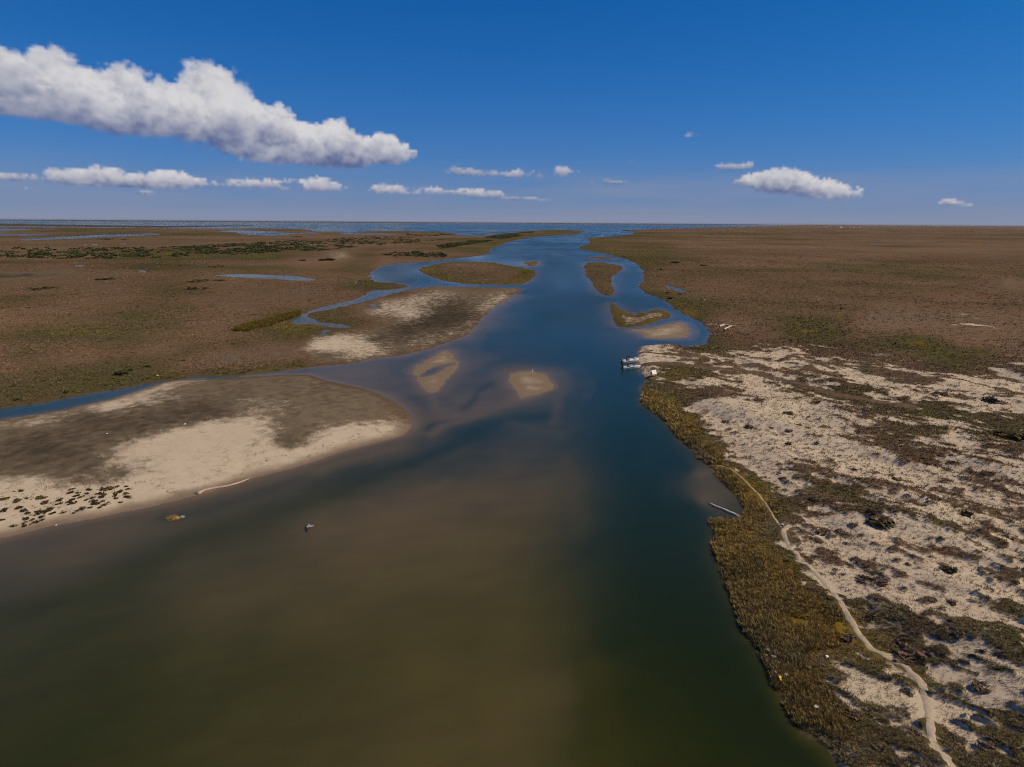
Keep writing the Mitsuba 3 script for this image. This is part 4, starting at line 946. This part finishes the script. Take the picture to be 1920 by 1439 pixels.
def tube(points, r, sides=8):
    p = np.asarray(points, float)
    r = np.broadcast_to(r, (len(p),))
    t = np.gradient(p, axis=0)
    t /= np.linalg.norm(t, axis=1, keepdims=True)
    a = np.cross(t, np.where(np.abs(t[:, 2:]) < 0.9, [0, 0, 1.0], [1.0, 0, 0]))
    a /= np.linalg.norm(a, axis=1, keepdims=True)
    b, ang = np.cross(t, a), np.arange(sides) * 2 * np.pi / sides
    v = (p[:, None] + r[:, None, None] * (np.cos(ang)[None, :, None] * a[:, None] + np.sin(ang)[None, :, None] * b[:, None])).reshape(-1, 3)
    n = len(p)
    i, j = np.meshgrid(np.arange(n - 1), np.arange(sides), indexing='ij')
    q = np.stack([i * sides + j, i * sides + (j + 1) % sides, (i + 1) * sides + (j + 1) % sides, (i + 1) * sides + j], -1).reshape(-1, 4)
    v = np.vstack([v, p[:1], p[-1:]])
    k = np.arange(sides)
    caps = np.vstack([np.stack([(k + 1) % sides, k, k * 0 + n * sides], -1), np.stack([(n - 1) * sides + k, (n - 1) * sides + (k + 1) % sides, k * 0 + n * sides + 1], -1)])
    return trimesh.Trimesh(v, np.vstack([q[:, [0, 1, 2]], q[:, [0, 2, 3]], caps]), process=False)


def add(key, mesh, mat, M, smooth=35):
    key = numbered(key)
    scene[key] = mikit.ply(mesh, mat, smooth=smooth, to_world=M)
    return key


def boat(stern, bow, label, L, B, motor_mat, kind, group=None, simple=False, hullmat='white_gelcoat'):
    key = numbered('motor_boat')
    a, b = at(np.array(stern[0] * 1.0), np.array(stern[1] * 1.0)), at(np.array(bow[0] * 1.0), np.array(bow[1] * 1.0))
    mid, d = (a + b) / 2, b - a
    M = T().translate([float(mid[0]), float(mid[1]), 0.0]).rotate([0, 0, 1], math.degrees(math.atan2(d[1], d[0]))).rotate([0, 1, 0], -1.5).scale([1.04, 1.15, 1.3])
    labels[key] = {'label': label, 'category': 'boat'}
    if group:
        labels[key]['group'] = group
    h, dk = hull_mesh(L, B, 0.78)
    K = key + '__'
    add(K + 'hull', h, hullmat, M)
    add(K + 'deck', dk, 'deck_cream', M)
    add(K + 'console', bx((0.75, 0.8, 0.95), (-0.35, 0, 0.62), 0.07), 'white_gelcoat', M)
    if simple:
        return
    ws = trimesh.Trimesh([[-0.05, -.4, 1.1], [-0.05, .4, 1.1], [-.35, .36, 1.55], [-.35, -.36, 1.55], [-0.1, -.4, 1.1], [-0.1, .4, 1.1], [-.40, .36, 1.55], [-.40, -.36, 1.55]], [[0, 1, 2], [0, 2, 3], [4, 6, 5], [4, 7, 6], [3, 2, 6], [3, 6, 7], [0, 4, 5], [0, 5, 1], [1, 5, 6], [1, 6, 2], [0, 3, 7], [0, 7, 4]])
    add(K + 'windshield', ws, 'smoked_glass', M, False)
    add(K + 'seat', trimesh.util.concatenate([bx((0.5, 0.95, 0.5), (-1.25, 0, 0.42), 0.06), bx((0.12, 0.95, 0.5), (-1.5, 0, 0.85), 0.05)]), 'navy_paint' if kind else 'black_plastic', M)
    if kind == 0:
        add(K + 'cooler', bx((0.85, 0.45, 0.42), (0.75, 0, 0.38), 0.05), 'white_plastic', M)
        add(K + 'bow_cushion', bx((0.9, 1.2, 0.10), (2.1, 0, 0.90), 0.04), 'deck_cream', M)
        add(K + 'steering_wheel', trimesh.creation.torus(0.2, 0.025, 16, 8, transform=trimesh.transformations.rotation_matrix(1.2, [0, 1, 0], [0, 0, 0]) @ np.eye(4)).apply_translation([-0.82, 0, 1.0]), 'black_plastic', M)
        add(K + 'canvas_roll', tube([[-0.9, -.85, 1.5], [-.9, .85, 1.5]], 0.14), 'black_plastic', M)
        for s in (-1, 1):
            add(K + 'post', tube([[-0.6, s * .8, 0.6], [-.9, s * .8, 1.5]], 0.025, 6), 'bleached_wood' if 0 else 'pale_plastic', M)
    else:
        add(K + 'seat', bx((0.45, 0.45, 0.5), (0.35, 0, 0.42), 0.06), 'navy_paint', M)
        add(K + 'crate', bx((0.6, 0.5, 0.35), (1.15, 0.1, 0.36), 0.03), 'yellow_plastic', M)
    mo = -L / 2
    mk = K + 'outboard_motor'
    add(mk, trimesh.util.concatenate([bx((0.62, 0.42, 0.55), (mo - 0.32, 0, 1.05), 0.13), bx((0.3, 0.16, 0.9), (mo - 0.28, 0, 0.45), 0.04), bx((0.42, 0.2, 0.06), (mo - 0.35, 0, 0.02), 0.02)]), motor_mat, M)
    add(mk + '__bracket', bx((0.2, 0.34, 0.4), (mo - 0.08, 0, 0.55), 0.03), 'black_plastic', M)


boat((1164, 680), (1200, 676.5), 'larger white motor boat with a dark red outboard, upper of the pair at the beach', 6.7, 2.5, 'maroon_paint', 0)
boat((1168, 691.5), (1201, 690), 'smaller white motor boat with a black outboard and navy seats, lower of the moored pair', 6.0, 2.0, 'black_plastic', 1)
boat((1127.6, 438.4), (1130.8, 438.2), 'tiny white boat in the far river just off the right hand point', 9.0, 3.0, 'black_plastic', 1, simple=True)
boat((1157.5, 432.8), (1160.5, 432.7), 'tiny white boat in the farthest side arm of the river by the right shore', 9.0, 3.0, 'black_plastic', 1, simple=True)

# ------------------------------------------------------------------ sign board, stakes, driftwood
p = on_ground(np.array(1226.0), np.array(705.5))
M = T().translate([float(p[0]), float(p[1]), float(p[2])]).rotate([0, 0, 1], 24)
labels['sign_board'] = {'label': 'white square board on two short posts at the water edge below the boats', 'category': 'sign'}
tilt = trimesh.transformations.rotation_matrix(math.radians(-28), [1, 0, 0])
pan = bx((1.75, 0.06, 1.45), (0, 0, 0), 0.02)
pan.apply_transform(tilt)
pan.apply_translation([0, 0, 1.35])
add('sign_board__panel', pan, 'white_board', M)
for s in (-.6, .6):
    add('sign_board__post', tube([[s, 0.12, -0.2], [s, 0.12, 1.5]], 0.06), 'dark_wood', M)
for px, py, hgt, lab in ((1220, 674.5, 1.25, 'thin white stake standing on the beach behind the larger boat'), (998.5, 697, 1.0, 'thin white stake standing at the upper edge of the fan shaped sandbar')):
    p = on_ground(np.array(px * 1.0), np.array(py * 1.0))
    k = numbered('stake')
    add(k, tube([[0, 0, -0.3], [0.02, 0, hgt * .5], [0.05, 0.02, hgt]], [0.11, 0.10, 0.09]), 'white_board', T().translate([float(x) for x in p]))
    labels[k] = {'label': lab, 'category': 'stake'}


def log(name, px, radii, label, mat, lift=0.1, branches=(), fix_z=None, seed=0):
    px = np.array(px, float)
    g = np.random.default_rng(seed)
    t = np.linspace(0, 1, len(px))
    s = np.linspace(0, 1, 28)
    x, y = np.interp(s, t, px[:, 0]), np.interp(s, t, px[:, 1])
    P = on_ground(x, y)
    P[:, 2] = np.maximum(P[:, 2], 0) if fix_z is None else fix_z
    P[:, 2] += lift + 0.05 * (vnoise(s * 7, s * 0, seed) - .5)
    P[:, :2] += (np.stack([vnoise(s * 6, s * 0 + 2, seed), vnoise(s * 6, s * 0 + 5, seed)], -1) - .5) * 0.25
    r = np.interp(s, np.linspace(0, 1, len(radii)), radii) * (0.88 + 0.24 * vnoise(s * 11, s * 0 + 1, seed))
    key = numbered(name)
    labels[key] = {'label': label, 'category': 'driftwood log'}
    I = T()
    add(key + '__trunk', tube(P, r, 9), mat, I, True)
    for (i, dx, dy, dz, rad) in branches:
        b = P[i]
        Q = np.array([b, b + np.array([dx, dy, dz]) * .5 + [0, 0, .05], b + np.array([dx, dy, dz])])
        add(key + '__branch', tube(Q, [rad, rad * .8, rad * .35], 7), mat, I, True)


log('driftwood_log', [(371, 928), (375, 924.5), (383, 921), (400, 917), (415, 915), (430, 912), (445, 908), (460, 902.5), (466, 900.5)], [0.26, 0.22, 0.19, 0.17, 0.15, 0.12], 'long pale driftwood trunk with stubby roots lying along the shore of the left spit', 'driftwood', 0.15,
    [(1, -.75, .35, .25, .13), (1, -.3, .1, .95, .10), (2, -.2, -.6, .1, .11), (25, .9, -.35, .15, .08), (26, .4, .5, .3, .07)], seed=3)
log('driftwood_log', [(1331, 946), (1353, 955.5), (1375, 965), (1399, 976)], [0.17, 0.20, 0.20, 0.19], 'straight pale log lying across the shallow cove of the right bank', 'bleached_wood', 0.14, fix_z=0.0, seed=9)
log('driftwood_log', [(1349, 613), (1357, 609.5), (1366, 611)], [0.3, 0.3, 0.25], 'short bleached log, upper one of the pile near the inlet on the right bank', 'bleached_wood', 0.3, seed=11)
log('driftwood_log', [(1358, 618), (1366, 614.5), (1372, 612)], [0.32, 0.3, 0.22], 'thick bleached log, middle one of the pile near the inlet on the right bank', 'bleached_wood', 0.3, seed=12)
log('driftwood_log', [(1366, 612), (1380, 612.4)], [0.2, 0.15], 'thin bleached pole pointing inland from the pile near the inlet', 'bleached_wood', 0.25, seed=13)
log('driftwood_log', [(1347, 608.5), (1355, 604.6)], [0.35, 0.3], 'dark log at the top of the pile near the inlet', 'dark_wood', 0.3, seed=14)
log('driftwood_log', [(1356, 621.5), (1366, 620)], [0.3, 0.26], 'dark log at the bottom of the pile near the inlet', 'dark_wood', 0.3, seed=15)

# a hump of mud with straw coloured grass in the shallows off the spit
p = at(np.array(325.0), np.array(973.0))
m = trimesh.creation.icosphere(3, 1.0)
m.vertices *= [1.0, 0.75, 0.28]
m.vertices += (np.stack([vfbm(m.vertices[:, 0] * 2 + k, m.vertices[:, 1] * 2 + m.vertices[:, 2] * 2, 3, 60 + k) for k in range(3)], -1) - .5) * [0.5, 0.5, 0.25]
labels['grass_tussock'] = {'label': 'straw coloured grass tussock standing in the shallows off the left spit', 'category': 'tussock'}
add('grass_tussock__mound', m, 'gold_straw', T().translate([float(x) for x in p]), True)
gg = np.random.default_rng(4)
Q = np.stack([gg.normal(0, .42, 60), gg.normal(0, .3, 60), np.full(60, 0.2)], -1)
v, f, col = tufts(Q, gg.uniform(.3, .55, 60), np.full(60, .3), 8, np.tile([[.34, .23, .08]], (60, 1)), np.full(60, .03), 9)
scene['grass_tussock__grass'] = mikit.ply((v, f), 'plant_material', smooth=False, color=col, to_world=T().translate([float(x) for x in p]))
p = at(np.array(342.0), np.array(969.5))
m = trimesh.creation.icosphere(2, 0.35)
m.vertices *= [1.3, .8, .6]
m.vertices += (np.stack([vfbm(m.vertices[:, 0] * 4 + k, m.vertices[:, 1] * 4, 2, 70 + k) for k in range(3)], -1) - .5) * .2
add('rock', m, 'grey_feather', T().translate([float(x) for x in p]), True)
labels['rock'] = {'label': 'small grey lump in the shallows right beside the straw coloured tussock', 'category': 'rock'}

# ------------------------------------------------------------------ the gull in flight
pos = at(np.array(581.0), np.array(987.5), 0.55)


def wing(s):
    st = np.array([[0.05, 0.16, 0.02], [0.30, 0.20, 0.10], [0.58, 0.14, 0.09]])          # span, chord, height
    V = []
    for y, c_, z in st:
        V += [[c_ * .55, s * y, z], [0, s * y, z + .025], [-c_ * .5, s * y, z - .004], [0, s * y, z - .01]]
    f = []
    for i in range(2):
        for k in range(4):
            a, b = i * 4 + k, i * 4 + (k + 1) % 4
            f += [[a, b, b + 4], [a, b + 4, a + 4]]
    f += [[0, 1, 2], [0, 2, 3], [8, 10, 9], [8, 11, 10]]
    return trimesh.Trimesh(V, f)


def tip(s):
    V = [[.077, s * .585, .09], [0, s * .585, .115], [-.07, s * .585, .086], [0, s * .585, .08], [-.10, s * .86, .05], [-.10, s * .85, .06]]
    return trimesh.Trimesh(V, [[0, 1, 4], [1, 2, 4], [2, 3, 4], [3, 0, 4], [0, 2, 1], [0, 3, 2]])


body = trimesh.creation.icosphere(3, 1.0)
bv = body.vertices
bv[:] = np.stack([bv[:, 0] * .24, bv[:, 1] * .075 * (1 - .35 * np.abs(bv[:, 0])), bv[:, 2] * .075], -1)
head = trimesh.creation.icosphere(2, 0.062)
head.apply_translation([.25, 0, .035])
beak = trimesh.creation.cone(.018, .08, sections=8)
beak.apply_transform(trimesh.transformations.rotation_matrix(math.pi / 2, [0, 1, 0]))
beak.apply_translation([.30, 0, .03])
tail = trimesh.Trimesh([[-.18, -.03, .01], [-.18, .03, .01], [-.38, .09, .0], [-.38, -.09, .0], [-.18, -.03, -.01], [-.18, .03, -.01], [-.38, .09, -.012], [-.38, -.09, -.012]], [[0, 1, 2], [0, 2, 3], [4, 6, 5], [4, 7, 6], [0, 3, 7], [0, 7, 4], [1, 5, 6], [1, 6, 2], [2, 6, 7], [2, 7, 3]])
M = T().translate([float(x) for x in pos]).rotate([0, 0, 1], 212).rotate([1, 0, 0], 8).scale(1.5)
labels['gull'] = {'label': 'grey and white gull with dark wing tips flying low over the brown river', 'category': 'bird'}
add('gull__body', body, 'grey_feather', M, True)
add('gull__head', head, 'white_feather', M, True)
add('gull__beak', beak, 'yellow_plastic', M)
add('gull__tail', tail, 'white_feather', M, False)
for s in (-1, 1):
    w_ = add('gull__wing', wing(s), 'grey_feather', M, 50)
    add(w_ + '__wing_tip', tip(s), 'dark_feather', M, False)


# ------------------------------------------------------------------ litter on the banks
def scrap(px, py, size, mat, label, cat='litter', seed=0, shape=(1, .7, .35)):
    key = numbered('litter')
    g = np.random.default_rng(900 + seed)
    m = trimesh.creation.icosphere(1, 0.5)
    m.vertices *= np.array(shape) * size
    m.vertices += g.normal(0, .07 * size, m.vertices.shape)
    p = on_ground(np.array(px * 1.0), np.array(py * 1.0))
    add(key, m, mat, T().translate([float(p[0]), float(p[1]), float(p[2]) + .22 * size + .12]).rotate([0, 0, 1], float(g.uniform(0, 360))), False)
    labels[key] = {'label': label, 'category': cat}


scrap(1441, 1222, .5, 'white_plastic', 'white scrap in the strand line where the right bank bends out, farthest of the debris there', seed=1, shape=(1.2, .5, .3))
scrap(1452, 1234.5, .4, 'pale_plastic', 'pale blue grey scrap inland of the yellow one on the right bank', seed=2)
scrap(1437, 1231.5, .35, 'yellow_plastic', 'small yellow scrap at the edge of the right bank', seed=3)
scrap(1462, 1275, .8, 'yellow_plastic', 'long orange yellow board end in the strand line of the near right bank', seed=4, shape=(1.3, .3, .3))
scrap(1454, 1263.5, .4, 'white_plastic', 'white scrap beside a patch of broken shell on the near right bank', seed=5)
scrap(1473, 1267, .35, 'pale_plastic', 'pale scrap just right of the orange yellow board end', seed=6)
scrap(1550, 1234, .4, 'white_plastic', 'white scrap out in the olive marsh grass, nearest to the footpath', seed=7)
scrap(1517, 1254, .3, 'pale_plastic', 'pale scrap in the middle of the olive marsh grass', seed=8)
scrap(1530, 1328, .45, 'white_plastic', 'white scrap at the lower end of the marsh strip', seed=9)
scrap(106, 987, .3, 'white_plastic', 'white scrap on the damp sand by the water at the near left shore', seed=10)
scrap(430, 861, .45, 'yellow_plastic', 'yellow scrap on the smooth sand of the left spit', seed=11)
scrap(347, 797, .5, 'white_plastic', 'white scrap on the dark band across the left spit', seed=12)
scrap(201, 815, .4, 'white_plastic', 'white scrap on the dark mud left of the smooth sand', seed=13)
scrap(295, 706, .7, 'yellow_plastic', 'yellow scrap on the green marsh just beyond the blue creek', seed=14)
scrap(1236, 673, .6, 'yellow_plastic', 'yellow tub on the beach inland of the white stake', 'tub', seed=15, shape=(1, .8, .7))
scrap(1467, 986, .5, 'white_plastic', 'white scrap in the dark hollow beside the start of the sandy footpath', seed=16)
scrap(1535, 564.5, 1.0, 'white_plastic', 'lone white scrap far out on the brown right hand heath', seed=17)
scrap(1321, 563, 1.1, 'white_plastic', 'white scrap on the bank opposite the sandy marsh islet', seed=18)
scrap(911, 522.5, 1.1, 'white_plastic', 'white scrap near the lower shore of the large marsh island', seed=19)
scrap(858, 493.5, 1.3, 'white_plastic', 'white scrap near the upper shore of the large marsh island', seed=20)
scrap(473, 619, .8, 'white_plastic', 'white scrap at the foot of the tall reeds', seed=21)


# ------------------------------------------------------------------ far buildings on the right horizon
def house(px, py, w, d_, h, label, rot=10):
    key = numbered('house')
    p = at(np.array(px * 1.0), np.array(py * 1.0))
    z = float(max(ground_z(p[0], p[1]), 0))
    M = T().translate([float(p[0]), float(p[1]), z]).rotate([0, 0, 1], rot)
    labels[key] = {'label': label, 'category': 'house'}
    add(key + '__wall', bx((w, d_, h), (0, 0, h / 2)), 'house_white', M, False)
    rf = trimesh.Trimesh([[-w * .53, -d_ * .58, h], [w * .53, -d_ * .58, h], [w * .53, d_ * .58, h], [-w * .53, d_ * .58, h], [-w * .5, 0, h * 1.5], [w * .5, 0, h * 1.5]], [[0, 1, 5], [0, 5, 4], [2, 3, 4], [2, 4, 5], [0, 4, 3], [1, 2, 5], [0, 2, 1], [0, 3, 2]])
    add(key + '__roof', rf, 'roof_grey', M, False)
    for k in range(3):
        add(key + '__window', bx((w * .1, .1, h * .35), (w * (-.3 + .3 * k), -d_ / 2 - .05, h * .55)), 'smoked_glass', M, False)


house(1577, 429.6, 36, 16, 10, 'white building alone on the far right horizon, the larger of three')
house(1601, 430.2, 16, 10, 6, 'small white building just right of the larger one on the horizon')
house(1612, 430.4, 12, 9, 5, 'smallest white building, rightmost of the three on the horizon')

# ------------------------------------------------------------------ haze
scene['haze'] = {'type': 'cube', 'to_world': T().translate([0, 0, 28.0]).scale([50000, 50000, 32.0]), 'bsdf': {'type': 'null'}, 'interior': {'type': 'ref', 'id': 'haze_air'}}
labels['haze'] = {'kind': 'stuff', 'label': 'thin blue sea haze'}
